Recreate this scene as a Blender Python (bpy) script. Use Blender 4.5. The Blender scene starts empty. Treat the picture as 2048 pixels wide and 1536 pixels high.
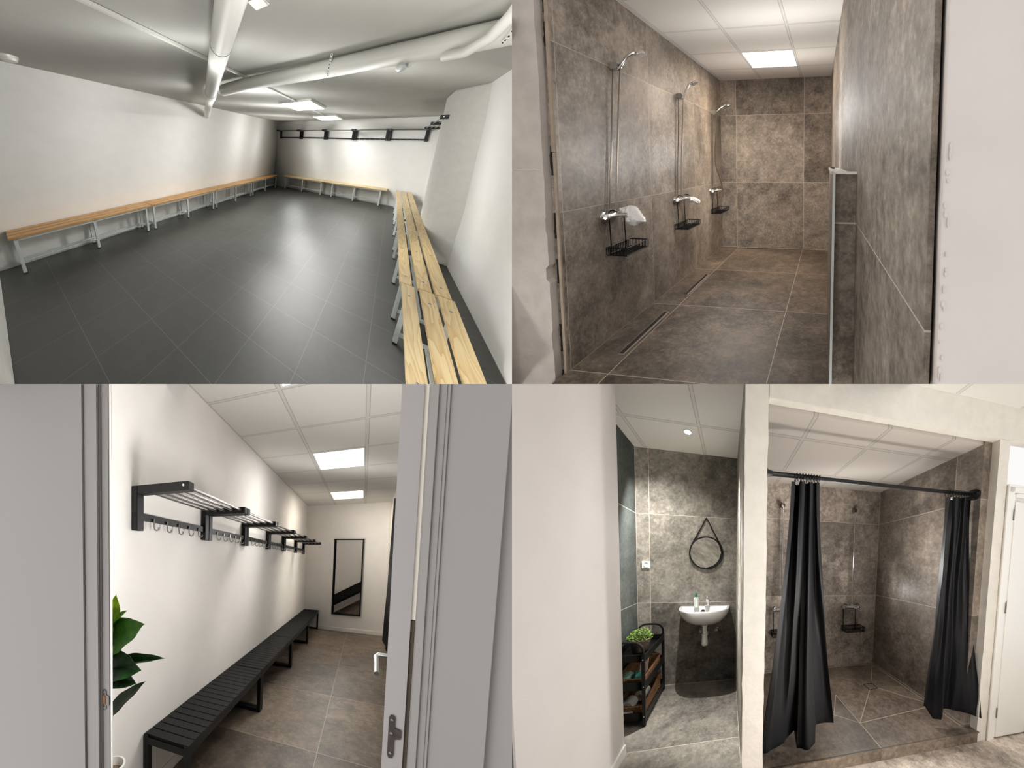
import bpy, bmesh, math, random
from mathutils import Vector, Matrix, noise
random.seed(7)
PI = math.pi
C = bpy.context.scene.collection

# ------------------------------------------------------------------ camera, world, exposure
cam_data = bpy.data.cameras.new('camera')
cam_data.sensor_width = 36.0
cam_data.lens = 36.0 * 1100.0 / 2048.0
cam_data.clip_start = 0.01
cam = bpy.data.objects.new('camera', cam_data)
C.objects.link(cam)
cam.location = (0, 0, 0)
cam.rotation_euler = (PI / 2, 0, 0)
bpy.context.scene.camera = cam
world = bpy.data.worlds.new('world')
bpy.context.scene.world = world
world.use_nodes = True
# world light, slightly raised behind the camera to fill the rooms
WT = world.node_tree
bg = WT.nodes['Background']
bg.inputs[0].default_value = (1.0, 0.985, 0.965, 1)
w_tc = WT.nodes.new('ShaderNodeTexCoord')
w_dot = WT.nodes.new('ShaderNodeVectorMath'); w_dot.operation = 'DOT_PRODUCT'
WT.links.new(w_tc.outputs['Generated'], w_dot.inputs[0]); w_dot.inputs[1].default_value = (0, -1, 0)
w_map = WT.nodes.new('ShaderNodeMapRange'); w_map.interpolation_type = 'SMOOTHSTEP'
WT.links.new(w_dot.outputs['Value'], w_map.inputs['Value'])
for k, v in (('From Min', 0.62), ('From Max', 0.93), ('To Min', 0.90), ('To Max', 0.99)): w_map.inputs[k].default_value = v
WT.links.new(w_map.outputs['Result'], bg.inputs[1])
vs = bpy.context.scene.view_settings
vs.view_transform = 'Standard'
vs.look = 'None'
vs.gamma = 1.0
vs.use_curve_mapping = False
vs.exposure = 0.12
bpy.context.scene.cycles.max_bounces = 14
bpy.context.scene.cycles.diffuse_bounces = 9
LAMP = dict(q1=14.0, q1b=7.0, q2=11.0, q3=8.0, spot=350.0)

# ------------------------------------------------------------------ the four rooms
# Two rooms below and two above, cut open where they meet (like a doll's house), so that one
# camera looks into all four.  Their ground plans are slanted; in each room u runs along the
# back wall, v into the depth and w up, in metres of that room.
class Room:
    def __init__(s, o, u, v, w, sx, sz):
        s.o = Vector(o)
        s.m = Matrix((u, v, w)).transposed()
        s.inv = s.m.inverted()
        s.sx, s.sz = sx, sz
    def pt(s, p):
        return s.o + s.m @ Vector(p)
    def back(s, p):
        return s.inv @ (Vector(p) - s.o)
Q1 = Room((-0.56903, 1.10980, -1.06254), (1.56678, -1.61979, -0.74069), (-0.49328, 2.30895, 0.99285), (0.37936, -0.73987, 0.70836), -1, 1)
Q2 = Room((0.09665, 0.19451, -1.42692), (0.86888, -0.25325, -0.09785), (0.87792, 1.53776, 0.61930), (-0.06443, -0.12967, 0.95128), 1, 1)
Q3 = Room((-0.12223, 0.17766, -1.55886), (1.26817, -0.72504, 0.20697), (-0.49998, 1.85805, -0.60302), (0.08149, -0.11844, 1.03924), -1, -1)
Q4 = Room((0.08418, 0.23789, -1.58026), (1.22477, 0.52300, -0.18876), (1.04942, 2.66596, -0.87007), (-0.05612, -0.15859, 1.05351), 1, -1)

# point lights added as fill, floating in the rooms without any fixture
def add_fill_light(name, room, at, radius, energy, col=(1.0, 0.99, 0.975)):
    li = bpy.data.lights.new(name, 'POINT')
    li.energy = energy; li.shadow_soft_size = radius; li.color = col
    o = bpy.data.objects.new(name, li); C.objects.link(o)
    o.location = room.pt(at)
FILL_LIGHTS = [
    (Q1, (-1.6, 2.3, 1.45), 0.15, 48.0), (Q1, (-1.75, 3.5, 1.45), 0.15, 42.0), (Q1, (-2.35, 4.7, 1.4), 0.15, 27.0), (Q1, (-1.2, 1.0, 1.6), 0.15, 14.0),
    (Q1, (-0.3, 2.0, 1.5), 0.15, 23.8), (Q1, (-0.9, 4.7, 1.4), 0.15, 17.0), (Q1, (-2.6, 5.3, 1.3), 0.15, 12.0), (Q1, (0.1, 1.0, 1.5), 0.15, 20.0),
    (Q2, (-0.75, 4.9, 1.9), 0.12, 24.0), (Q2, (-0.65, 3.6, 1.9), 0.12, 34.0), (Q2, (-0.75, 2.6, 2.1), 0.12, 6.0), (Q2, (-0.9, 4.0, 1.2), 0.12, 0.0), (Q2, (-0.9, 1.6, 1.0), 0.12, 2.5),
    (Q3, (-0.3, 2.1, 1.5), 0.12, 14.0), (Q3, (-0.3, 3.5, 1.8), 0.12, 17.0), (Q3, (-0.3, 1.2, 1.5), 0.12, 48.0), (Q3, (-0.60, 5.5, 1.5), 0.12, 5.0), (Q3, (-0.25, 4.9, 1.2), 0.12, 8.0), (Q3, (-0.6, 2.6, 0.9), 0.12, 2.5),
    (Q4, (0.8, 1.9, 1.7), 0.12, 0.0), (Q4, (1.3, 1.9, 1.6), 0.12, 24.0), (Q4, (1.2, 0.75, 1.2), 0.12, 12.0), (Q4, (-0.3, 1.2, 1.9), 0.12, 1.0), (Q4, (-0.15, 2.1, 1.1), 0.12, 5.0), (Q4, (1.6, 0.9, 0.5), 0.12, 56.0),
    (Q4, (1.2, 2.2, 0.95), 0.10, 3.5), (Q4, (1.36, 2.15, 1.7), 0.10, 4.0), (Q4, (1.78, 2.25, 1.25), 0.10, 2.2), (Q4, (-0.25, 1.75, 1.7), 0.10, 9.0),
]
for i_, (r_, p_, s_, e_) in enumerate(FILL_LIGHTS):
    if e_ > 0: add_fill_light('room_light', r_, p_, s_, e_)

# ------------------------------------------------------------------ materials
def lin(r, g=None, b=None):
    if g is None: g = b = r
    f = lambda x: (x / 255 / 12.92) if x <= 10 else ((x / 255 + 0.055) / 1.055) ** 2.4
    return (f(r), f(g), f(b), 1.0)

class NT:
    """a small helper to wire shader nodes"""
    def __init__(s, name):
        s.mat = bpy.data.materials.new(name)
        s.mat.use_nodes = True
        s.t = s.mat.node_tree
        s.bsdf = s.t.nodes['Principled BSDF']
        a = s.n('ShaderNodeAttribute'); a.attribute_name = 'rc'
        s.rc = a.outputs['Vector']
    def n(s, kind, **kw):
        x = s.t.nodes.new(kind)
        for k, v in kw.items(): setattr(x, k, v)
        return x
    def put(s, sock, v):
        if isinstance(v, bpy.types.NodeSocket): s.t.links.new(v, sock)
        else: sock.default_value = v
    def math(s, op, a, b=0.0, c=None):
        x = s.n('ShaderNodeMath', operation=op)
        s.put(x.inputs[0], a); s.put(x.inputs[1], b)
        if c is not None: s.put(x.inputs[2], c)
        return x.outputs[0]
    def vmath(s, op, a, b):
        x = s.n('ShaderNodeVectorMath', operation=op)
        s.put(x.inputs[0], a); s.put(x.inputs[1], b)
        return x.outputs[0]
    def sep(s, v):
        x = s.n('ShaderNodeSeparateXYZ'); s.put(x.inputs[0], v); return x.outputs
    def comb(s, a, b, c):
        x = s.n('ShaderNodeCombineXYZ')
        for i, k in enumerate((a, b, c)): s.put(x.inputs[i], k)
        return x.outputs[0]
    def noise(s, vec, scale, detail=4, rough=0.55, dist=0.0):
        x = s.n('ShaderNodeTexNoise')
        s.put(x.inputs['Vector'], vec); s.put(x.inputs['Scale'], scale)
        s.put(x.inputs['Detail'], detail); s.put(x.inputs['Roughness'], rough); s.put(x.inputs['Distortion'], dist)
        return x.outputs['Fac']
    def ramp(s, fac, stops):
        x = s.n('ShaderNodeValToRGB'); s.put(x.inputs[0], fac)
        e = x.color_ramp.elements
        while len(e) < len(stops): e.new(0.5)
        for el, (p, col) in zip(e, stops): el.position = p; el.color = col
        return x.outputs[0]
    def mix(s, f, a, b):
        x = s.n('ShaderNodeMix', data_type='RGBA')
        s.put(x.inputs[0], f); s.put(x.inputs[6], a); s.put(x.inputs[7], b)
        return x.outputs[2]
    def bump(s, h, strength=0.2, dist=0.01):
        x = s.n('ShaderNodeBump'); s.put(x.inputs['Height'], h)
        x.inputs['Strength'].default_value = strength; x.inputs['Distance'].default_value = dist
        s.put(s.bsdf.inputs['Normal'], x.outputs[0])
    def set(s, **kw):
        for k, v in kw.items(): s.put(s.bsdf.inputs[k], v)
        return s.mat

def plain(name, col, rough=0.5, metal=0.0, var=0.0, vscale=6.0, bump=0.0, bscale=60.0, **kw):
    m = NT(name)
    base = col
    if var:
        f = m.noise(m.rc, vscale, 5)
        lo = tuple(max(0, c * (1 - var)) for c in col[:3]) + (1,)
        hi = tuple(min(1, c * (1 + var)) for c in col[:3]) + (1,)
        base = m.ramp(f, [(0.3, lo), (0.7, hi)])
    if bump:
        m.bump(m.noise(m.rc, bscale, 3), bump, 0.004)
    m.set(**{'Base Color': base, 'Roughness': rough, 'Metallic': metal})
    return m.set(**kw)

def glow(name, col, strength):
    m = NT(name)
    return m.set(**{'Base Color': col, 'Emission Color': col, 'Emission Strength': strength})

def line_dist(m, x, off, pitch):
    """distance of coordinate x to the nearest joint, and the number of the tile"""
    t = m.math('DIVIDE', m.math('SUBTRACT', x, off), pitch)
    cell = m.math('FLOOR', t)
    fr = m.math('SUBTRACT', t, cell)
    d = m.math('MULTIPLY', m.math('MINIMUM', fr, m.math('SUBTRACT', 1.0, fr)), pitch)
    return d, cell

def tiles(name, ax1, off1, p1, ax2, off2, p2, stops, grout, half=0.003, rough=0.5, scale=1.5, fine=30.0, tint=0.085, stretch=None, seed=0.0, grout_f=1.0, bump=0.05, spec=0.25):
    m = NT(name)
    ch = m.sep(m.rc)
    d1, c1 = line_dist(m, ch[ax1], off1, p1)
    d2, c2 = line_dist(m, ch[ax2], off2, p2)
    wn = m.n('ShaderNodeTexWhiteNoise', noise_dimensions='2D')
    m.put(wn.inputs['Vector'], m.comb(m.math('ADD', c1, seed), c2, 0.0))
    off = m.vmath('SCALE', wn.outputs['Color'], (0, 0, 0)); off.node.inputs['Scale'].default_value = 37.0
    p = m.vmath('ADD', m.rc, off)
    if stretch: p = m.vmath('MULTIPLY', p, stretch)
    big = m.noise(p, scale, 9, 0.66, 0.6)
    mid = m.noise(p, scale * 5.5, 8, 0.7)
    tiny = m.noise(p, fine, 5, 0.75)
    f = m.math('ADD', m.math('MULTIPLY', big, 0.36), m.math('ADD', m.math('MULTIPLY', mid, 0.31), m.math('MULTIPLY', tiny, 0.33)))
    f = m.math('ADD', f, m.math('MULTIPLY', m.math('SUBTRACT', wn.outputs['Value'], 0.5), tint))
    col = m.ramp(f, stops)
    # a rusty or a greenish cast that differs from tile to tile and drifts over each of them
    cast = m.noise(p, scale * 0.9, 4, 0.6, 1.5)
    col = m.mix(m.math('MULTIPLY', m.ramp(cast, [(0.45, (0, 0, 0, 1)), (0.7, (1, 1, 1, 1))]), 0.25), col, stops[-1][1][:3] + (1,))
    if half:
        g = m.math('LESS_THAN', m.math('MINIMUM', d1, d2), half)
        col = m.mix(m.math('MULTIPLY', g, grout_f), col, grout)
    if bump: m.bump(tiny, bump, 0.01)
    m.set(**{'Base Color': col, 'Roughness': rough, 'Specular IOR Level': spec})
    return m.mat

def wood(name, axis, dark, light, ring=34.0, rough=0.45):
    m = NT(name)
    oi = m.n('ShaderNodeObjectInfo')
    off = m.comb(m.math('MULTIPLY', oi.outputs['Random'], 31.0), m.math('MULTIPLY', oi.outputs['Random'], 17.0), m.math('MULTIPLY', oi.outputs['Random'], 7.0))
    p = m.vmath('ADD', m.rc, off)
    st = [1.0, 1.0, 1.0]; st[axis] = 0.16
    q = m.vmath('MULTIPLY', p, tuple(st))
    warp = m.noise(q, 5.0, 3, 0.5, 0.3)
    rings = m.math('FRACT', m.math('MULTIPLY', warp, ring * 0.55))
    st[axis] = 0.02
    grain = m.noise(m.vmath('MULTIPLY', p, tuple(st)), 160.0, 3, 0.6)
    f = m.math('ADD', m.math('MULTIPLY', m.math('POWER', rings, 2.2), 0.55), m.math('MULTIPLY', grain, 0.5))
    col = m.ramp(f, [(0.1, light), (0.45, tuple(0.55 * a + 0.45 * b for a, b in zip(light, dark))), (0.95, dark)])
    m.set(**{'Base Color': col, 'Roughness': rough})
    return m.mat

def ceiling_tiles(name, off1, p1, off2, p2, col, half=0.012):
    m = NT(name)
    ch = m.sep(m.rc)
    d1, c1 = line_dist(m, ch[0], off1, p1)
    d2, c2 = line_dist(m, ch[1], off2, p2)
    d = m.math('MINIMUM', d1, d2)
    bar = m.math('LESS_THAN', d, half)
    edge = m.math('MULTIPLY', m.math('LESS_THAN', d, half + 0.005), m.math('SUBTRACT', 1.0, bar))
    c = m.mix(m.math('MULTIPLY', m.noise(m.rc, 220.0, 2), 0.12), col, lin(120, 118, 112))
    c = m.mix(bar, c, tuple(x * 0.86 for x in col[:3]) + (1,))
    c = m.mix(edge, c, tuple(x * 0.5 for x in col[:3]) + (1,))
    m.set(**{'Base Color': c, 'Roughness': 0.85})
    return m.mat

STONE = [(0.36, lin(62, 55, 49)), (0.45, lin(104, 95, 86)), (0.525, lin(136, 125, 114)), (0.62, lin(176, 163, 150))]
STONE_FLOOR = [(0.37, lin(44, 37, 31)), (0.455, lin(78, 68, 58)), (0.525, lin(106, 93, 80)), (0.62, lin(145, 130, 114))]
STONE_GREY = [(0.37, lin(66, 64, 60)), (0.455, lin(106, 102, 95)), (0.525, lin(134, 128, 118)), (0.62, lin(170, 163, 152))]
GROUT = lin(190, 178, 162)
M = {}
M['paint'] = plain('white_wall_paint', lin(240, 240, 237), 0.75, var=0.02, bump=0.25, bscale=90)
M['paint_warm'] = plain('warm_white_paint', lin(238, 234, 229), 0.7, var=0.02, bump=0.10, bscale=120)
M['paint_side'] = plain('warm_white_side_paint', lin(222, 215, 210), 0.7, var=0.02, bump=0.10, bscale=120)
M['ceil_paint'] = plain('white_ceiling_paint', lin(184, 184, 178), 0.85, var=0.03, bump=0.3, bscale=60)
M['pillar'] = plain('rough_white_plaster', lin(222, 221, 216), 0.8, var=0.04, vscale=14, bump=0.5, bscale=30)
M['plaster'] = plain('chipped_plaster', lin(180, 171, 164), 0.85, var=0.10, vscale=9, bump=0.7, bscale=22)
M['plaster_smooth'] = plain('pinkish_plaster', lin(214, 206, 201), 0.8, var=0.03, bump=0.2, bscale=50)
M['plaster_cream'] = plain('brushed_cream_plaster', lin(220, 214, 203), 0.8, var=0.05, vscale=12, bump=0.8, bscale=26)
M['gap'] = plain('dark_gap', lin(38, 30, 26), 0.95, var=0.5, vscale=30)
M['dirt'] = plain('brown_mortar', lin(120, 103, 88), 0.95, var=0.35, vscale=25, bump=0.9, bscale=40)
M['tile_edge'] = plain('cut_tile_edge', lin(150, 134, 117), 0.7, var=0.12, vscale=20)
M['floor_dark'] = tiles('dark_grey_floor_tiles', 0, -0.283, 0.3875, 1, 0.935, 0.377,
    [(0.25, lin(54, 55, 53)), (0.5, lin(67, 68, 65)), (0.75, lin(82, 83, 80))], lin(128, 129, 125), half=0.0018, rough=0.42, scale=3.0, fine=170.0, tint=0.05, grout_f=0.6, spec=0.26, bump=0.12)
M['wall_tile_side'] = tiles('stone_wall_tiles', 1, 2.18, 1.27, 2, 0.006, 1.156, STONE, GROUT, half=0.0022, rough=0.5, seed=3.0)
M['wall_tile_back'] = tiles('stone_wall_tiles_back', 0, -1.543, 1.173, 2, 0.006, 1.156, STONE, GROUT, half=0.003, rough=0.5, seed=9.0)
M['wall_tile_right'] = tiles('stone_wall_tiles_right', 1, -9.0, 40.0, 2, 0.006, 1.156, STONE, GROUT, half=0.0025, rough=0.62, scale=2.4, seed=17.0)
M['floor_tile_shower'] = tiles('stone_floor_tiles', 0, -1.522, 1.136, 1, 2.18, 1.245, STONE_FLOOR, GROUT, half=0.003, rough=0.5, seed=21.0, spec=0.12)
M['floor_tile_hall'] = tiles('stone_floor_tiles_hall', 0, -0.275, 1.0, 1, 2.12, 0.99, STONE_FLOOR, lin(176, 164, 148), half=0.002, rough=0.45, seed=31.0)
M['floor_tile_wet'] = tiles('stone_floor_tiles_wet', 0, 0.13, 1.06, 1, 0.602, 1.08, STONE_GREY, GROUT, half=0.003, rough=0.45, seed=41.0)
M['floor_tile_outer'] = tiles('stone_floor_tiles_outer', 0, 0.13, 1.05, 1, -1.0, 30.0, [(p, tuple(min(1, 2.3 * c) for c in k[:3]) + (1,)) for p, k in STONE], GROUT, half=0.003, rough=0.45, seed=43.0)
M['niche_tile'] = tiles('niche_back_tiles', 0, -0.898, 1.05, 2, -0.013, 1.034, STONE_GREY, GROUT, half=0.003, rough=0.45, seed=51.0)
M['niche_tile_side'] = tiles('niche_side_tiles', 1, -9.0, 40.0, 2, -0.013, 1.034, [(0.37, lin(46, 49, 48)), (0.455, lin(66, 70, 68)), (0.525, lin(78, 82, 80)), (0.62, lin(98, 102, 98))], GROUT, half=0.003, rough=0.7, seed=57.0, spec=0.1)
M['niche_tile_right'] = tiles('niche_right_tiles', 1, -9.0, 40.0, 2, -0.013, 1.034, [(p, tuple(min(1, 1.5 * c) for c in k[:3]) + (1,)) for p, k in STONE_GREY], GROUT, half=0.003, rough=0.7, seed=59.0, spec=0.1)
M['cubicle_tile'] = tiles('cubicle_back_tiles', 0, -9.0, 40.0, 2, 0.128, 0.969, [(p, tuple(min(1, 1.35 * c) for c in k[:3]) + (1,)) for p, k in STONE], GROUT, half=0.0028, rough=0.5, seed=61.0)  # same stone as the side wall, lightened to make up for weak light
M['cubicle_tile_side'] = tiles('cubicle_side_tiles', 1, 0.53, 1.0, 2, 0.128, 0.969, STONE, GROUT, half=0.0028, rough=0.5, seed=67.0)
M['cubicle_floor'] = tiles('cubicle_floor_tiles', 0, 1.165, 20.0, 1, -20.0, 60.0, STONE_FLOOR, GROUT, half=0.0, rough=0.45, seed=71.0)
M['grout'] = plain('light_grout', GROUT, 0.9)
M['ceil2'] = ceiling_tiles('suspended_ceiling_shower', -1.10, 0.685, 3.72, 0.79, lin(232, 228, 221))
M['ceil3'] = ceiling_tiles('suspended_ceiling_hall', -0.622, 0.596, 1.95, 0.615, lin(214, 211, 204))
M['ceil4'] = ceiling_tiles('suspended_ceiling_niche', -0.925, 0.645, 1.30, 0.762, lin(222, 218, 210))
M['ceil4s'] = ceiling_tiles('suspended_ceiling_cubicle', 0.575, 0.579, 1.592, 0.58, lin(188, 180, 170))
M['white_panel'] = plain('white_lamp_frame', lin(232, 232, 230), 0.5)
M['steel_white'] = plain('pale_grey_painted_steel', lin(206, 212, 210), 0.4)
M['pine'] = wood('pale_pine_planks', 1, lin(196, 158, 98), lin(232, 212, 164))
M['honey'] = wood('honey_wood_planks', 1, lin(176, 122, 58), lin(216, 172, 108))
M['pine_u'] = wood('pale_pine_planks_back', 0, lin(206, 172, 116), lin(236, 218, 172))
M['black_metal'] = plain('black_powder_coat', lin(15, 15, 16), 0.5, **{'Specular IOR Level': 0.18})
M['black_wood'] = plain('black_stained_slats', lin(20, 20, 20), 0.7, var=0.2, vscale=30, **{'Specular IOR Level': 0.12})
M['black_rubber'] = plain('black_rubber', lin(20, 20, 20), 0.7)
M['rod_metal'] = plain('dark_steel_rods', lin(84, 78, 74), 0.3, 0.8)
M['chrome'] = plain('chrome', lin(224, 224, 224), 0.22, 0.85)
M['steel'] = plain('brushed_steel', lin(150, 146, 140), 0.35, 1.0)
M['bolt'] = plain('zinc_bolts', lin(150, 152, 150), 0.35, 0.9)
M['hose'] = plain('brownish_steel_hose', lin(140, 128, 116), 0.35, 0.9)
M['cloth'] = plain('white_plastic_bag', lin(238, 236, 234), 0.45, bump=0.3, bscale=30)
M['ceramic'] = plain('white_ceramic', lin(240, 240, 240), 0.12)
M['plastic'] = plain('white_plastic', lin(236, 234, 228), 0.35)
M['pipe'] = plain('white_painted_pipe', lin(222, 222, 216), 0.55, bump=0.1, bscale=40)
M['curtain'] = plain('black_satin_curtain', lin(23, 23, 25), 0.55, **{'Specular IOR Level': 0.22})
M['curtain_dark'] = plain('black_curtain', lin(16, 16, 17), 0.7, **{'Specular IOR Level': 0.1})
M['leaf'] = None
M['mirror'] = plain('mirror_glass', (0.9, 0.9, 0.9, 1), 0.02, 1.0)
M['wicker'] = plain('brown_wicker', lin(128, 90, 58), 0.8, var=0.5, vscale=60, bump=0.5, bscale=90)
M['wicker_dark'] = plain('dark_wicker', lin(92, 76, 62), 0.8, var=0.4, vscale=60, bump=0.5, bscale=90)
M['green_plastic'] = plain('teal_plastic', lin(26, 122, 108), 0.4)
M['teal_cloth'] = plain('pale_green_packet', lin(150, 190, 172), 0.5, var=0.25, vscale=20)
M['paper'] = plain('printed_card', lin(196, 168, 150), 0.7, var=0.25, vscale=25)
M['slate'] = plain('dark_slate_panel', lin(58, 62, 66), 0.6)
M['brown_wood'] = plain('bare_wood', lin(150, 96, 60), 0.7, var=0.2, vscale=40)
M['hinge'] = plain('dark_worn_hinge', lin(74, 66, 64), 0.45, 0.6, var=0.3, vscale=60)
M['door_paint'] = plain('grey_white_door_paint', lin(172, 168, 167), 0.45, bump=0.08, bscale=70)
M['frame_paint'] = plain('grey_frame_paint', lin(160, 156, 154), 0.5, bump=0.08, bscale=70)
M['cream'] = plain('cream_seal', lin(244, 238, 226), 0.6)
M['seal_dark'] = plain('brown_shadow_seal', lin(92, 82, 70), 0.8)
M['lamp'] = glow('lamp_diffuser', (1.0, 0.985, 0.96, 1), LAMP['q1'])
M['lamp1b'] = glow('lamp_diffuser_far', (1.0, 0.985, 0.96, 1), LAMP['q1b'])
M['lamp2'] = glow('lamp_diffuser_shower', (1.0, 0.97, 0.93, 1), LAMP['q2'])
M['lamp3'] = glow('lamp_diffuser_hall', (1.0, 0.98, 0.95, 1), LAMP['q3'])
M['spot'] = glow('spot_lens', (1.0, 0.99, 0.97, 1), 30.0)

def leaf_mat(name, dark, light):
    m = NT(name)
    f = m.noise(m.rc, 22.0, 4)
    m.set(**{'Base Color': m.ramp(f, [(0.3, dark), (0.7, light)]), 'Roughness': 0.5, 'Specular IOR Level': 0.2})
    return m.mat
M['leaf'] = leaf_mat('deep_green_leaf', lin(26, 60, 18), lin(72, 126, 30))
M['leaf_dark'] = leaf_mat('dark_green_leaf', lin(16, 40, 18), lin(40, 78, 34))
M['leaf_light'] = leaf_mat('yellow_green_leaf', lin(90, 124, 22), lin(150, 180, 40))
M['herb'] = leaf_mat('herb_leaf', lin(56, 80, 34), lin(124, 152, 66))

# ------------------------------------------------------------------ mesh building
BASE = {}
class MB:
    """collects shapes in room coordinates and links them as ONE mesh object"""
    def __init__(s, room):
        s.r = room; s.v = []; s.f = []
    def add(s, vs, fs):
        n = len(s.v)
        s.v += [tuple(v) for v in vs]
        s.f += [tuple(i + n for i in f) for f in fs]
        return s
    def hexa(s, p):
        """eight corners: four below, four above, both anticlockwise"""
        return s.add(p, [(3, 2, 1, 0), (4, 5, 6, 7), (0, 1, 5, 4), (1, 2, 6, 5), (2, 3, 7, 6), (3, 0, 4, 7)])
    def box(s, u0, u1, v0, v1, w0, w1):
        return s.hexa([(u0, v0, w0), (u1, v0, w0), (u1, v1, w0), (u0, v1, w0), (u0, v0, w1), (u1, v0, w1), (u1, v1, w1), (u0, v1, w1)])
    def bar(s, a, b, t1, t2, up=(0, 0, 1)):
        """a square bar from a to b"""
        a, b = Vector(a), Vector(b)
        d = (b - a).normalized(); x = d.cross(Vector(up))
        if x.length < 1e-4: x = d.cross(Vector((1, 0, 0)))
        x.normalize(); y = x.cross(d)
        x, y = x * t1 / 2, y * t2 / 2
        return s.hexa([a - x - y, a + x - y, b + x - y, b - x - y, a - x + y, a + x + y, b + x + y, b - x + y])
    def tube(s, pts, r, n=10, cap=True):
        pts = [Vector(p) for p in pts]
        m = len(pts)
        rr = r if isinstance(r, (list, tuple)) else [r] * m
        vs, fs, x = [], [], None
        for i, p in enumerate(pts):
            d = (pts[min(i + 1, m - 1)] - pts[max(i - 1, 0)]).normalized()
            if x is None:
                x = d.cross(Vector((0, 0, 1)))
                if x.length < 1e-3: x = d.cross(Vector((0, 1, 0)))
            x = (x - d * x.dot(d)).normalized()
            y = d.cross(x)
            for k in range(n):
                a = 2 * PI * k / n
                vs.append(p + (x * math.cos(a) + y * math.sin(a)) * rr[i])
        for i in range(m - 1):
            for k in range(n):
                fs.append((i * n + k, i * n + (k + 1) % n, (i + 1) * n + (k + 1) % n, (i + 1) * n + k))
        if cap:
            fs.append(tuple(range(n - 1, -1, -1))); fs.append(tuple(range((m - 1) * n, m * n)))
        return s.add(vs, fs)
    def loop(s, pts, r, n=6):
        """a closed wire"""
        pts = [Vector(p) for p in pts]
        m = len(pts); vs, fs = [], []
        for i, p in enumerate(pts):
            d = (pts[(i + 1) % m] - pts[i - 1]).normalized()
            x = d.cross(Vector((0, 0, 1)))
            if x.length < 1e-3: x = d.cross(Vector((0, 1, 0)))
            x.normalize(); y = d.cross(x)
            for k in range(n):
                a = 2 * PI * k / n
                vs.append(p + (x * math.cos(a) + y * math.sin(a)) * r)
        for i in range(m):
            j = (i + 1) % m
            for k in range(n):
                fs.append((i * n + k, i * n + (k + 1) % n, j * n + (k + 1) % n, j * n + k))
        return s.add(vs, fs)
    def lathe(s, base, axis, prof, n=24):
        """prof: (distance along axis, radius)"""
        d = Vector(axis).normalized()
        x = d.cross(Vector((0, 0, 1)))
        if x.length < 1e-3: x = Vector((1, 0, 0))
        x.normalize(); y = d.cross(x)
        b = Vector(base); vs, fs = [], []
        for h, r in prof:
            for k in range(n):
                a = 2 * PI * k / n
                vs.append(b + d * h + (x * math.cos(a) + y * math.sin(a)) * max(r, 1e-4))
        m = len(prof)
        for i in range(m - 1):
            for k in range(n):
                fs.append((i * n + k, i * n + (k + 1) % n, (i + 1) * n + (k + 1) % n, (i + 1) * n + k))
        fs.append(tuple(range(n - 1, -1, -1))); fs.append(tuple(range((m - 1) * n, m * n)))
        return s.add(vs, fs)
    def grid(s, fn, nu, nv, thick=0.0):
        """a sheet fn(a, b) with a, b in 0..1; with a thickness it is a closed slab"""
        P = [[Vector(fn(i / nu, j / nv)) for i in range(nu + 1)] for j in range(nv + 1)]
        vs = [p for row in P for p in row]
        w = nu + 1
        fs = [(j * w + i, j * w + i + 1, (j + 1) * w + i + 1, (j + 1) * w + i) for j in range(nv) for i in range(nu)]
        if thick:
            N = len(vs); off = []
            for j in range(nv + 1):
                for i in range(nu + 1):
                    a = P[j][min(i + 1, nu)] - P[j][max(i - 1, 0)]
                    b = P[min(j + 1, nv)][i] - P[max(j - 1, 0)][i]
                    nn = a.cross(b)
                    nn = nn.normalized() if nn.length > 1e-9 else Vector((0, 0, 1))
                    off.append(P[j][i] + nn * thick)
            vs = vs + off
            fs += [tuple(q + N for q in reversed(f)) for f in fs]
            ring = [i for i in range(w)] + [j * w + nu for j in range(1, nv + 1)] + [nv * w + i for i in range(nu - 1, -1, -1)] + [j * w for j in range(nv - 1, 0, -1)]
            for a, b in zip(ring, ring[1:] + ring[:1]):
                fs.append((b, a, a + N, b + N))
        return s.add(vs, fs)
    def prism(s, poly, axis, a, b):
        """poly: 2-D outline in the two other axes, drawn out along axis from a to b"""
        def p3(q, t):
            q = list(q); q.insert(axis, t); return tuple(q)
        n = len(poly)
        vs = [p3(q, a) for q in poly] + [p3(q, b) for q in poly]
        fs = [tuple(range(n)), tuple(range(2 * n - 1, n - 1, -1))] + [(i, (i + 1) % n, n + (i + 1) % n, n + i) for i in range(n)]
        return s.add(vs, fs)
    def ball(s, c, r, nu=16, nv=10, fn=None):
        c = Vector(c); vs = []
        rx = r if isinstance(r, (tuple, list)) else (r, r, r)
        for j in range(1, nv):
            th = PI * j / nv
            for i in range(nu):
                ph = 2 * PI * i / nu
                d = Vector((math.sin(th) * math.cos(ph), math.sin(th) * math.sin(ph), math.cos(th)))
                k = fn(d) if fn else 1.0
                vs.append(c + Vector((d.x * rx[0], d.y * rx[1], d.z * rx[2])) * k)
        top, bot = len(vs), len(vs) + 1
        k0 = fn(Vector((0, 0, 1))) if fn else 1.0; k1 = fn(Vector((0, 0, -1))) if fn else 1.0
        vs += [c + Vector((0, 0, rx[2] * k0)), c - Vector((0, 0, rx[2] * k1))]
        fs = [(j * nu + i, (j + 1) * nu + i, (j + 1) * nu + (i + 1) % nu, j * nu + (i + 1) % nu) for j in range(nv - 2) for i in range(nu)]
        fs += [(top, i, (i + 1) % nu) for i in range(nu)]
        fs += [(bot, (nv - 2) * nu + (i + 1) % nu, (nv - 2) * nu + i) for i in range(nu)]
        return s.add(vs, fs)
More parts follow.
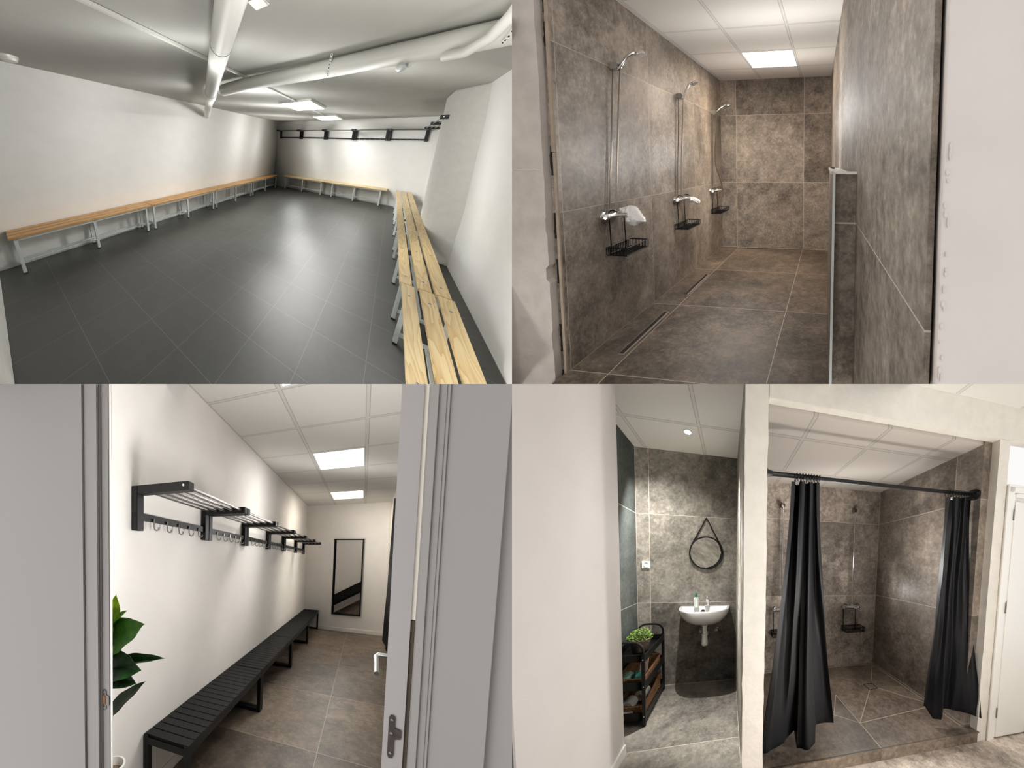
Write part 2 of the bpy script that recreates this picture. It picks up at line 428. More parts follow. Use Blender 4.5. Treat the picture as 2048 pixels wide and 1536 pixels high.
    def build(s, name, mat, parent=None, base=None, bevel=0.0, sharp=35, label=None):
        r = s.r
        if parent is not None: o0 = BASE[parent.name]
        elif base is not None: o0 = r.pt(base)
        else:
            n = max(1, len(s.v))
            lo = [min(v[i] for v in s.v) for i in range(3)]; hi = [max(v[i] for v in s.v) for i in range(3)]
            o0 = r.pt(((lo[0] + hi[0]) / 2, (lo[1] + hi[1]) / 2, lo[2]))
        bm = bmesh.new()
        bv = [bm.verts.new(r.pt(v)) for v in s.v]
        for f in s.f:
            try: bm.faces.new([bv[i] for i in f])
            except ValueError: pass
        bmesh.ops.recalc_face_normals(bm, faces=bm.faces)
        if bevel:
            bmesh.ops.bevel(bm, geom=[e for e in bm.edges if len(e.link_faces) == 2 and e.calc_face_angle(0) > 0.6], offset=bevel, segments=2, affect='EDGES', clamp_overlap=True)
        # the house is cut open along the planes where the rooms meet
        for no in (Vector((-r.sx, 0, 0)), Vector((0, 0, -r.sz))):
            if any(v.co.dot(no) > 1e-6 for v in bm.verts):
                g = bmesh.ops.bisect_plane(bm, geom=bm.verts[:] + bm.edges[:] + bm.faces[:], plane_co=(0, 0, 0), plane_no=no, clear_outer=True)
                cut = [e for e in g['geom_cut'] if isinstance(e, bmesh.types.BMEdge)]
                if cut: bmesh.ops.holes_fill(bm, edges=cut, sides=0)
        if not bm.verts:
            bm.free(); return None
        lay = bm.verts.layers.float_vector.new('rc')
        for v in bm.verts:
            v[lay] = r.back(v.co)
            v.co -= o0
        me = bpy.data.meshes.new(name)
        bm.to_mesh(me); bm.free()
        me.materials.append(mat)
        for p in me.polygons: p.use_smooth = True
        me.set_sharp_from_angle(angle=math.radians(sharp))
        o = bpy.data.objects.new(name, me)
        C.objects.link(o)
        if parent is not None: o.parent = parent
        else: o.location = o0
        BASE[o.name] = o0
        if label: o['label'] = label
        return o

def tag(o, label, cat, group=None):
    if o is None: return o
    o['label'] = label; o['category'] = cat
    if group: o['group'] = group
    return o
def thing(room, name, label, cat, base, group=None):
    """an Empty at a thing's base that parents its parts"""
    o = bpy.data.objects.new(name, None)
    C.objects.link(o)
    o.empty_display_size = 0.1
    o.location = room.pt(base)
    BASE[o.name] = room.pt(base)
    return tag(o, label, cat, group)
def struct(mb, name, mat, label, cat, bevel=0.0, parent=None):
    o = mb.build(name, mat, parent, bevel=bevel)
    if o is not None and parent is None:
        o['kind'] = 'structure'; tag(o, label, cat)
    return o

# ------------------------------------------------------------------ shared builders
def mbox(mb, mp, a0, a1, d0, d1, w0, w1):
    """a box in a thing's own directions: a along it, d from its front to its back, w up"""
    return mb.hexa([mp(a0, d0, w0), mp(a1, d0, w0), mp(a1, d1, w0), mp(a0, d1, w0), mp(a0, d0, w1), mp(a1, d0, w1), mp(a1, d1, w1), mp(a0, d1, w1)])

def plank_bench(room, mp, a0, a1, legs, planks, top, woodmat, label, group, bolts=False, depth=0.28):
    am = (a0 + a1) / 2
    t = thing(room, 'slatted_bench', label, 'bench', mp(am, depth / 2, 0), group)
    for d0, d1 in planks:
        p = mbox(MB(room), mp, a0, a1, d0, d1, top - 0.026, top).build('plank', woodmat, t, bevel=0.003)
        if bolts and p is not None:
            for a in legs:
                b = MB(room); c = mp(a, (d0 + d1) / 2, top - 0.002)
                b.lathe(c, (0, 0, 1), [(0, 0.009), (0.0035, 0.008), (0.0045, 0.004)], 10).build('bolt', M['bolt'], p)
    st = 0.028
    d_f, d_b = 0.02, depth - 0.02
    for d in (d_f, d_b):
        mbox(MB(room), mp, legs[0], legs[-1], d, d + st * 0.8 * (1 if d == d_f else -1), top - 0.055, top - 0.026).build('rail', M['steel_white'], t)
    for a in legs:
        for d, sg in ((d_f, 1), (d_b, -1)):
            lg = mbox(MB(room), mp, a - st / 2, a + st / 2, d, d + sg * st, 0.014, top - 0.03).build('leg', M['steel_white'], t, bevel=0.002)
            if lg is not None:
                mbox(MB(room), mp, a - st / 2 - 0.002, a + st / 2 + 0.002, d - sg * 0.002, d + sg * (st + 0.002), 0.0, 0.018).build('foot', M['black_rubber'], lg)
        mbox(MB(room), mp, a - 0.011, a + 0.011, d_f + st, d_b - st, 0.085, 0.108).build('crossbar', M['steel_white'], t)
    for d in (depth * 0.42, depth * 0.66):
        mbox(MB(room), mp, legs[0] + 0.012, legs[-1] - 0.012, d - 0.009, d + 0.009, 0.108, 0.126).build('stretcher', M['steel_white'], t)
    return t

def coat_rack(room, mp, a0, a1, wb, wt, label, group, arm=0.34, t=0.036, hooks=5, rods=5, hookmat=None, bar=0.035, barw=0.055):
    am = (a0 + a1) / 2
    k = thing(room, 'coat_rack', label, 'coat rack', mp(am, 0, wb), group)
    for a in (a0, a1 - t):
        m = MB(room)
        mbox(m, mp, a, a + t, 0.0, 0.042, wb, wt)
        mbox(m, mp, a, a + t, 0.042, arm, wt - 0.046, wt)
        br = m.build('bracket', M['black_metal'], k, bevel=0.003)
        if br is not None:
            for aa, sg in ((a, -1),) if a == a0 else ():
                q0, q1 = Vector(mp(aa, arm - 0.03, wt - 0.02)), Vector(mp(aa + sg * 0.004, arm - 0.03, wt - 0.02))
                MB(room).lathe(q0, q1 - q0, [(0, 0.008), (0.003, 0.007), (0.004, 0.003)], 10).build('screw', M['chrome'], br)
    mbox(MB(room), mp, a0 + t, a1 - t, 0.008, 0.03, wb + barw, wb + barw + bar).build('hook_bar', M['black_metal'], k)
    for i in range(hooks):
        a = a0 + t + (a1 - a0 - 2 * t) * (i + 0.75) / (hooks + 0.5)
        m = MB(room)
        m.tube([mp(a, 0.034, wb + barw + 0.02), mp(a, 0.035, wb + 0.035), mp(a, 0.04, wb + 0.018), mp(a, 0.055, wb + 0.012), mp(a, 0.068, wb + 0.018), mp(a, 0.072, wb + 0.032)], 0.0045, 8)
        m.build('hook', hookmat or M['steel'], k)
    for i in range(rods):
        d = 0.07 + (arm - 0.10) * i / (rods - 1)
        MB(room).tube([mp(a0 + t * 0.5, d, wt - 0.021), mp(a1 - t * 0.5, d, wt - 0.021)], 0.009, 10, cap=False).build('shelf_rod', M['rod_metal'], k)
    return k

def ceiling_panel(room, u0, u1, v0, v1, wc, drop, label, group, lampmat, frame=0.02):
    t = thing(room, 'ceiling_light', label, 'ceiling light', ((u0 + u1) / 2, (v0 + v1) / 2, wc - drop), group)
    m = MB(room)
    m.box(u0, u0 + frame, v0, v1, wc - drop, wc); m.box(u1 - frame, u1, v0, v1, wc - drop, wc)
    m.box(u0 + frame, u1 - frame, v0, v0 + frame, wc - drop, wc); m.box(u0 + frame, u1 - frame, v1 - frame, v1, wc - drop, wc)
    m.build('frame', M['white_panel'], t)
    MB(room).box(u0 + frame, u1 - frame, v0 + frame, v1 - frame, wc - drop + 0.006, wc - drop + 0.012).build('diffuser', lampmat, t)
    return t

# ================================================================== ROOM 1: changing room with plank benches
CE1, B1 = 2.2, 5.95
struct(MB(Q1).box(-3.4, 1.2, -0.5, B1 + 0.02, -0.06, 0.0), 'floor', M['floor_dark'], 'dark grey square-tiled floor of the changing room with wooden benches', 'floor')
struct(MB(Q1).box(-3.56, -3.36, -0.5, B1 + 0.2, 0.0, CE1), 'wall_left', M['paint'], 'long white wall behind the row of honey-coloured benches', 'wall')
struct(MB(Q1).box(-3.56, 1.2, B1, B1 + 0.2, 0.0, CE1), 'wall_back', M['paint'], 'white end wall with the long black coat rack above two pine benches', 'wall')
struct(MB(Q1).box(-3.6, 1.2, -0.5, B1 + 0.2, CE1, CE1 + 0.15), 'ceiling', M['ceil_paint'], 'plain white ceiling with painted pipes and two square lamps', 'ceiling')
m = MB(Q1)
m.hexa([(0.93, 0.2, 0), (1.15, 0.2, 0), (1.15, B1, 0), (0.76, B1, 0), (0.735, 0.2, CE1), (1.15, 0.2, CE1), (1.15, B1, CE1), (0.70, B1, CE1)])
struct(m, 'wall_right', M['paint'], 'white leaning wall to the right of the pale pine benches', 'wall')
m = MB(Q1)
m.hexa([(0.545, 3.33, 0), (0.90, 3.24, 0), (0.90, 3.9, 0), (0.545, 3.9, 0), (0.478, 3.46, CE1), (0.78, 3.16, CE1), (0.78, 3.9, CE1), (0.478, 3.9, CE1)])
struct(m, 'wall_pillar', M['pillar'], 'rough white pillar standing out of the wall beside the pale pine benches', 'pillar', bevel=0.012)
# the wall the camera looks out of, its edge roughly plastered
random.seed(3)
m = MB(Q1)
edge = [(-3.36, 0.0)] + [(-3.36 + 2.2 * i / 40, 0.012 * random.random()) for i in range(41)] + [(-1.16, 2.2), (-3.36, 2.2)]
m.prism(edge, 1, -0.42, -0.165)
struct(m, 'wall_front', M['pillar'], 'rough lower edge of the white wall beside the entrance at the far left', 'wall')

def left_map(a, d, w): return (-3.06 - d, a, w)
PL = [(0.0, 0.084), (0.100, 0.184), (0.200, 0.284)]
G = 'honey-coloured plank benches along the left wall'
lb = [((-0.04, 1.40), (0.005, 0.668, 1.328), 'honey wood plank bench on grey steel legs, nearest to the camera along the left wall'),
      ((1.41, 2.80), (1.448, 2.10, 2.745), 'honey wood plank bench, second from the camera along the left white wall'),
      ((2.81, 4.20), (2.85, 3.50, 4.15), 'honey wood plank bench, third from the camera along the left white wall'),
      ((4.21, 5.60), (4.25, 4.90, 5.55), 'honey wood plank bench furthest along the left wall, reaching the back corner')]
for (a0, a1), lg, lab in lb:
    plank_bench(Q1, left_map, a0, a1, lg, PL, 0.455, M['honey'], lab, G)
def back_map(a, d, w): return (a, 5.66 + d, w)
G = 'pale pine plank benches along the end wall'
plank_bench(Q1, back_map, -2.86, -1.37, (-2.80, -2.19, -1.60), PL, 0.455, M['pine_u'], 'pale pine bench under the coat rack, the left one along the end wall', G)
plank_bench(Q1, back_map, -1.36, 0.04, (-1.28, -0.70, -0.09), PL, 0.455, M['pine_u'], 'pale pine bench under the coat rack, the right one along the end wall', G)
PR = [(0.0, 0.080), (0.113, 0.197), (0.218, 0.306)]
G = 'pale pine plank benches along the right wall'
rb = [((0.22, 1.742), (0.36, 0.95, 1.60), 0.012, 'pale pine bench with bolted planks, nearest to the camera in the right-hand row', True),
      ((1.748, 3.145), (1.86, 2.42, 3.02), 0.0, 'pale pine bench with bolted planks, second from the camera in the right-hand row', True),
      ((3.15, 4.60), (3.27, 3.88, 4.48), 0.0, 'pale pine bench beside the white pillar, third from the camera in the right-hand row', False),
      ((4.605, 5.86), (4.73, 5.25, 5.75), 0.0, 'pale pine bench in the right-hand row, furthest away against the end wall', False)]
for (a0, a1), lg, du, lab, bl in rb:
    plank_bench(Q1, lambda a, d, w, du=du: (0.224 + du + d, a, w), a0, a1, lg, PR, 0.455, M['pine'], lab, G, bolts=bl, depth=0.306)

def brack_map(a, d, w): return (a, B1 - d, w)
G = 'black coat racks on the end wall'
posts = [-3.235, -2.472, -1.705, -0.945, -0.175, 0.585]
names = ['black hook rack at the left end of the row on the end wall', 'black hook rack, second from the left on the end wall', 'black hook rack in the middle of the row on the end wall', 'black hook rack, second from the right on the end wall', 'black hook rack at the right end of the row, nearest the pillar']
for a0, a1, lab in zip(posts, posts[1:], names):
    coat_rack(Q1, brack_map, a0, a1 - 0.008, 1.655, 1.93, lab, G, arm=0.30, t=0.05, barw=0.022, bar=0.034)
def rrack_map(a, d, w): return (0.77 - d, a, w)
G = 'black coat racks on the right wall behind the pillar'
coat_rack(Q1, rrack_map, 3.44, 4.30, 1.66, 1.92, 'black rack on the right wall, higher in the photo and partly behind the white pillar', G, arm=0.36, t=0.05)
coat_rack(Q1, rrack_map, 4.308, 5.20, 1.66, 1.92, 'black rack on the right wall, further back, above the end of the long rack', G, arm=0.35, t=0.05)

G = 'square lamps on the changing room ceiling'
ceiling_panel(Q1, -1.78, -1.20, 3.12, 3.92, CE1, 0.035, 'square white ceiling lamp nearer to the thick pipe', G, M['lamp'])
ceiling_panel(Q1, -1.80, -1.24, 4.86, 5.66, CE1, 0.035, 'square white ceiling lamp nearer to the coat racks', G, M['lamp1b'])

# painted pipes under the ceiling
t = thing(Q1, 'drain_pipe', 'thick white painted pipe slanting down from the ceiling to the left wall', 'pipe', (-2.0, 1.78, 2.0))
MB(Q1).tube([(-0.40, 0.52, 2.11), (-0.696, 0.748, 2.105), (-1.026, 1.009, 2.10), (-1.90, 1.70, 2.075), (-2.02, 1.79, 2.07)], 0.070, 24).build('pipe', M['pipe'], t)
MB(Q1).tube([(-1.93, 1.72, 2.075), (-2.10, 1.86, 2.065)], 0.076, 24).build('collar', M['pipe'], t)
MB(Q1).tube([(-2.04, 1.81, 2.065), (-2.3, 2.02, 2.05), (-2.9, 2.50, 2.03), (-3.315, 2.835, 2.01)], 0.056, 20).build('thin_end', M['pipe'], t)
a, b = Vector((-1.026, 1.009, 2.10)), Vector((-0.696, 0.748, 2.105))
d = (a - b).normalized()
for k, sc in ((0.0, 1.0),):
    p = a - d * 0.01
    MB(Q1).tube([p, p + d * 0.006], 0.0713, 24).build('joint', M['gap'], t)
t = thing(Q1, 'cross_pipe', 'long white pipe running under the ceiling from the thick pipe to the right', 'pipe', (-0.7, 1.78, 2.05))
MB(Q1).tube([(-1.80, 1.80, 2.095), (-1.40, 1.78, 2.11), (-0.55, 1.80, 2.118), (0.2, 1.78, 2.122), (0.68, 1.74, 2.124)], 0.064, 22).build('pipe', M['pipe'], t)
MB(Q1).tube([(-0.72, 1.80, 2.118), (0.68, 1.74, 2.124)], 0.0665, 22).build('sleeve', M['pipe'], t)
MB(Q1).tube([(0.15, 1.74, 2.05), (0.23, 1.66, 2.03), (0.30, 1.60, 2.06), (0.34, 1.54, 2.12), (0.36, 1.46, 2.19)], 0.028, 14).build('elbow', M['pipe'], t)
def strap(label, pts):
    m = MB(Q1)
    for i in range(len(pts) - 1):
        a, b = Vector(pts[i]), Vector(pts[i + 1])
        m.bar(a, b, 0.018, 0.003, up=(0, 1, 0))
    o = m.build('pipe_strap', M['pipe']); tag(o, label, 'pipe strap', 'perforated straps holding the cross pipe')
    for i in range(len(pts) - 1):
        a, b = Vector(pts[i]), Vector(pts[i + 1])
        for k in (0.25, 0.75):
            c = a.lerp(b, k); h = MB(Q1)
            h.ball(c, (0.0045, 0.0045, 0.0045), 8, 6).build('hole', M['gap'], o)
strap('perforated white strap hanging over the middle of the cross pipe', [(-0.53, 1.73, 2.2), (-0.535, 1.728, 2.155), (-0.54, 1.725, 2.11), (-0.545, 1.735, 2.07), (-0.55, 1.76, 2.05)])
strap('perforated white strap beside the elbow at the right end of the cross pipe', [(0.40, 1.66, 2.2), (0.395, 1.655, 2.15), (0.385, 1.66, 2.10), (0.375, 1.68, 2.065), (0.365, 1.70, 2.052)])
t = thing(Q1, 'pipe_clip', 'small round grey cap hanging under the cross pipe', 'pipe fitting', (-0.054, 1.80, 2.03))
MB(Q1).lathe((-0.06, 1.775, 2.045), (0.1, -0.5, -1), [(0, 0.03), (0.02, 0.03), (0.03, 0.022), (0.032, 0.0)], 18).build('cap', M['steel_white'], t)
MB(Q1).bar((-0.02, 1.765, 2.03), (-0.015, 1.77, 2.075), 0.02, 0.02).build('spout', M['steel_white'], t)
tag(MB(Q1).bar((-1.457, 0.1, 2.186), (-1.46, 3.11, 2.186), 0.022, 0.02).build('cable_duct', M['pipe']), 'thin white cable duct running along the ceiling to the nearer lamp', 'cable duct', 'cable ducts between the ceiling lamps')
tag(MB(Q1).bar((-1.49, 3.94, 2.186), (-1.51, 4.84, 2.186), 0.022, 0.02).build('cable_duct', M['pipe']), 'short white cable duct between the two square ceiling lamps', 'cable duct', 'cable ducts between the ceiling lamps')
t = thing(Q1, 'smoke_detector', 'white round smoke detector on the ceiling at the far left', 'smoke detector', (-3.07, 0.285, 2.15))
MB(Q1).lathe((-3.07, 0.285, 2.2), (0, 0, -1), [(0, 0.062), (0.02, 0.062)], 24).build('base', M['plastic'], t)
MB(Q1).lathe((-3.07, 0.285, 2.18), (0, 0, -1), [(0, 0.055), (0.022, 0.052), (0.03, 0.04), (0.032, 0.0)], 24).build('cover', M['plastic'], t)
t = thing(Q1, 'junction_box', 'white cable box on the ceiling right of the thick pipe', 'junction box', (-0.66, 0.86, 2.15))
MB(Q1).box(-0.70, -0.62, 0.86, 0.94, 2.15, 2.199).build('box', M['plastic'], t, bevel=0.006)
MB(Q1).tube([(-0.62, 0.86, 2.184), (-0.57, 0.80, 2.184), (-0.52, 0.66, 2.184)], 0.012, 10).build('cable', M['pipe'], t)

# ================================================================== ROOM 2: tiled shower corridor seen through a rough opening
CE2, B2, L2 = 2.914, 6.0, -1.816
def rw2(v): return 0.215 - 0.0235 * v                       # the right wall runs a little askew
struct(MB(Q2).box(L2 - 0.02, 0.4, 1.2, B2, -0.08, 0.0), 'floor', M['floor_tile_shower'], 'brown stone-tiled floor of the shower corridor with two slot drains', 'floor')
struct(MB(Q2).box(L2 - 0.2, L2, 2.15, B2 + 0.2, -0.08, CE2), 'wall_left', M['wall_tile_side'], 'brown stone-tiled wall carrying the three showers', 'wall')
struct(MB(Q2).box(L2, 0.5, B2, B2 + 0.2, -0.08, CE2), 'wall_back', M['wall_tile_back'], 'brown stone-tiled end wall of the shower corridor', 'wall')
struct(MB(Q2).box(L2 - 0.2, 0.6, 2.16, B2 + 0.2, CE2, CE2 + 0.1), 'ceiling', M['ceil2'], 'white suspended tile ceiling over the shower corridor', 'ceiling')
m = MB(Q2)
m.hexa([(rw2(0.722), 0.722, -0.08), (rw2(0.722) + 0.012, 0.722, -0.08), (rw2(B2) + 0.012, B2, -0.08), (rw2(B2), B2, -0.08),
        (rw2(0.722), 0.722, CE2), (rw2(0.722) + 0.012, 0.722, CE2), (rw2(B2) + 0.012, B2, CE2), (rw2(B2), B2, CE2)])
struct(m, 'wall_right', M['wall_tile_right'], 'brown stone-tiled right wall seen almost edge on', 'wall')
struct(MB(Q2).box(rw2(0.722) + 0.0125, 0.6, 0.80, B2, -0.08, CE2), 'wall_core', M['gap'], 'dark masonry behind the tiles of the right wall', 'wall')
# the broken edge between the right-hand tiles and the plaster
random.seed(11)
x0 = rw2(0.722) + 0.012
m = MB(Q2)
n = 70
def jag(i, base, amp): return base + amp * (noise.noise(Vector((i * 0.37, base * 9, 2.0))) + 0.5 * noise.noise(Vector((i * 1.3, 4.0, base))))
edge = []
for i in range(n + 1):
    w = -0.2 + 3.2 * i / n
    edge.append((x0 + 0.0068 + 0.0028 * noise.noise(Vector((w * 3.1, 1.0, 0.0))) + 0.0016 * noise.noise(Vector((w * 19, 5.0, 0.0))), w))
m.prism(edge + [(1.6, 3.0), (1.6, -0.2)], 1, 0.70, 0.80)
struct(m, 'wall_plaster', M['plaster_smooth'], 'smooth pinkish plaster wall at the right of the shower opening', 'wall', bevel=0.0)
struct(MB(Q2).box(x0, x0 + 0.03, 0.735, 0.80, -0.2, 3.0), 'trim_gap', M['gap'], 'dark open joint between the right-hand tiles and the plaster', 'gap')
m = MB(Q2)
for i in range(34):
    w = 0.98 + 0.55 * random.random()
    u = x0 + 0.009 + 0.008 * random.random()
    m.ball((u, 0.699, w), (0.0015 + 0.002 * random.random(), 0.0012, 0.003 + 0.007 * random.random()), 8, 6)
struct(m, 'trim_dabs', M['plaster_smooth'], 'rough plaster dabs along the open joint', 'plaster')
# left side of the opening: chipped plaster, a dark ragged joint and the cut edges of the tiles
m = MB(Q2)
edge = []
n = 130
for i in range(n + 1):
    w = -0.25 + 3.35 * i / n
    k = 0.5 * noise.noise(Vector((w * 2.2, 7.0, 0.0))) + 0.35 * noise.noise(Vector((w * 9.0, 3.0, 0.0))) + 0.2 * noise.noise(Vector((w * 27.0, 1.0, 0.0)))
    e = -1.868 + 0.016 * k
    if 0.70 < w < 0.80: e -= 0.024
    if 1.02 < w < 1.12 or 0.20 < w < 0.34: e -= 0.008
    edge.append((e, w))
m.prism([(-3.6, -0.25)] + edge + [(-3.6, 3.1)], 1, 2.085, 2.15)
struct(m, 'wall_plaster_left', M['plaster'], 'rough chipped plaster at the left of the shower opening', 'wall')
struct(MB(Q2).box(-3.6, -1.842, 2.151, 2.2, -0.25, 3.1), 'trim_mortar', M['dirt'], 'brown ragged mortar joint beside the left-hand tiles', 'mortar')
m = MB(Q2)
for a, b in ((-0.1, 0.02), (0.16, 0.36), (0.66, 0.83), (0.98, 1.16), (1.42, 1.62), (2.28, 2.44), (2.5, 2.66)):
    pts = [(-1.842, a)]
    for i in range(9):
        w = a + (b - a) * i / 8
        pts.append((-1.855 - 0.018 * abs(noise.noise(Vector((w * 14, a * 3, 0)))) - 0.004, w))
    pts.append((-1.842, b))
    m.prism(pts, 1, 2.146, 2.1505)
struct(m, 'trim_holes', M['gap'], 'dark broken holes in the mortar joint at the left', 'gap')
struct(MB(Q2).box(-1.842, L2 - 0.0005, 2.135, 2.15, 1.58, 3.1), 'trim_tile_edge', M['tile_edge'], 'cut edge of the upper wall tiles at the left of the opening', 'tile edge')
struct(MB(Q2).box(-1.836, L2 - 0.0005, 2.135, 2.15, -0.2, 1.575), 'trim_tile_edge', M['tile_edge'], 'cut edge of the lower wall tiles at the left of the opening', 'tile edge')
m = MB(Q2)
pts = [(-3.4 + 1.52 * i / 60, 2.083, 1.46 + 0.012 * noise.noise(Vector((i * 0.7, 2, 0)))) for i in range(61)]
m.tube(pts, 0.0035, 5)
struct(m, 'trim_crack', M['plaster_smooth'], 'thin horizontal ridge across the chipped plaster at the left', 'plaster')
# low partition standing out of the right wall
m = MB(Q2)
m.hexa([(0.030, 2.0, 0), (rw2(2.0) - 0.001, 2.0, 0), (rw2(3.6) - 0.001, 3.6, 0), (0.030, 3.6, 0), (0.040, 2.0, 1.435), (rw2(2.0) - 0.001, 2.0, 1.435), (rw2(3.6) - 0.001, 3.6, 1.435), (0.036, 3.6, 1.435)])
o = struct(m, 'wall_partition', M['wall_tile_side'], 'low tiled partition standing against the right wall', 'partition')
m = MB(Q2)
m.box(0.026, rw2(2.0) + 0.0, 1.99, 2.006, 1.435, 1.45); m.box(0.026, 0.046, 1.99, 3.6, 1.435, 1.45)
m.box(0.026, rw2(3.6) - 0.001, 2.0, 3.6, 1.436, 1.446)
m.build('cap', M['plastic'], o)
m = MB(Q2); m.bar((0.036, 1.992, 0.0), (0.046, 1.992, 1.44), 0.014, 0.012, up=(0, 1, 0))
m.build('corner_strip', M['steel_white'], o)
MB(Q2).box(0.05, rw2(2.0), 1.9975, 2.0, 1.155, 1.159).build('joint', M['grout'], o)
m = MB(Q2); m.lathe((0.055, 3.0, 1.446), (0, 0, 1), [(0, 0.02), (0.012, 0.018), (0.016, 0.0)], 12); m.build('loose_chip', M['gap'], o)

ceiling_panel(Q2, -1.092, -0.425, 4.535, 5.275, CE2, 0.006, 'bright square ceiling panel over the far end of the shower corridor', None, M['lamp2'], frame=0.012)

def slot_drain(u0, u1, v0, v1, label):
    t = thing(Q2, 'slot_drain', label, 'floor drain', ((u0 + u1) / 2, (v0 + v1) / 2, 0.0), 'slot drains along the shower wall')
    m = MB(Q2)
    m.box(u0, u0 + 0.006, v0, v1, 0.0, 0.004); m.box(u1 - 0.006, u1, v0, v1, 0.0, 0.004)
    m.box(u0, u1, v0, v0 + 0.008, 0.0, 0.004); m.box(u0, u1, v1 - 0.008, v1, 0.0, 0.004)
    m.build('frame', M['steel'], t)
    MB(Q2).box(u0 + 0.006, u1 - 0.02, v0 + 0.008, v1 - 0.008, 0.0, 0.0015).build('slot', M['gap'], t)
    MB(Q2).box(u1 - 0.02, u1 - 0.006, v0 + 0.008, v1 - 0.008, 0.0, 0.003).build('cover', M['tile_edge'], t)
slot_drain(-1.606, -1.545, 2.43, 3.236, 'long dark slot drain in the floor below the nearest shower')
slot_drain(-1.596, -1.535, 3.69, 4.455, 'long dark slot drain in the floor, the further of the two')

def wire_basket(room, mp, a0, a1, d0, d1, wb, wt, hang_w, hang_a, label, group):
    """a wire caddy: a along the wall, d out from it, hung up by two long wires"""
    t = thing(room, 'shower_caddy', label, 'shower caddy', mp((a0 + a1) / 2, (d0 + d1) / 2, wb), group)
    r = 0.0055
    sh = lambda w, i: [mp(a0 + i, d0, w), mp(a1 - i, d0, w), mp(a1 - i, d1 - i, w), mp(a0 + i, d1 - i, w)]
    MB(room).loop(sh(wt, 0.0), r, 6).build('rim', M['black_metal'], t)
    MB(room).loop(sh(wb, 0.004), r, 6).build('base_ring', M['black_metal'], t)
    m = MB(room)
    n = 14
    for i in range(n + 1):
        a = a0 + (a1 - a0) * i / n
        m.tube([mp(a, d1, wt), mp(a, d1 - 0.004, wb)], 0.0032, 5, cap=False)
        m.tube([mp(a, d0, wt), mp(a, d0, wb)], 0.0032, 5, cap=False)
        m.tube([mp(a, d0, wb), mp(a, d1 - 0.004, wb)], 0.0032, 5, cap=False)
    for i in range(1, 6):
        d = d0 + (d1 - d0) * i / 6
        for a in (a0, a1):
            m.tube([mp(a, d, wt), mp(a, d, wb)], 0.0032, 5, cap=False)
    m.build('wires', M['black_metal'], t)
    m = MB(room)
    for a in hang_a:
        m.tube([mp(a, d0 + 0.005, wb), mp(a, d0 + 0.012, wt), mp(a, 0.018, hang_w - 0.04), mp(a, 0.018, hang_w + 0.034), mp(a, 0.035, hang_w + 0.044), mp(a, 0.075, hang_w + 0.044), mp(a, 0.094, hang_w + 0.034)], 0.0055, 7)
    m.build('hanger', M['black_metal'], t)
    return t

def mixer(room, mp, a, w, label, group, half=0.095):
    t = thing(room, 'shower_mixer', label, 'shower mixer', mp(a, 0.05, w), group)
    P = lambda x, d, z: Vector(mp(x, d, z))
    for sg in (-1, 1):
        b = P(a + sg * half * 0.8, 0.0, w)
        MB(room).lathe(b, P(a + sg * half * 0.8, 0.1, w) - b, [(0, 0.034), (0.008, 0.033), (0.014, 0.016), (0.05, 0.015)], 18).build('flange', M['chrome'], t)
    MB(room).tube([P(a - half, 0.055, w), P(a - half * 0.5, 0.055, w), P(a + half * 0.5, 0.055, w), P(a + half, 0.055, w)], [0.020, 0.024, 0.024, 0.020], 18).build('body', M['chrome'], t)
    for sg in (-1, 1):
        b = P(a + sg * half * 0.92, 0.055, w)
        k = MB(room)
        k.lathe(b, P(a + sg * half, 0.055, w) - P(a, 0.055, w), [(0, 0.024), (0.012, 0.028), (0.035, 0.027), (0.042, 0.02), (0.043, 0.0)], 18)
        k.build('knob', M['chrome'], t)
    b = P(a + 0.01, 0.06, w)
    MB(room).lathe(b, P(a + 0.01, 0.16, w + 0.005) - b, [(0, 0.015), (0.05, 0.014), (0.11, 0.018), (0.112, 0.0)], 14).build('handle', M['chrome'], t)
    MB(room).tube([P(a, 0.055, w + 0.015), P(a, 0.055, w + 0.04)], 0.011, 12).build('outlet', M['chrome'], t)
    return t

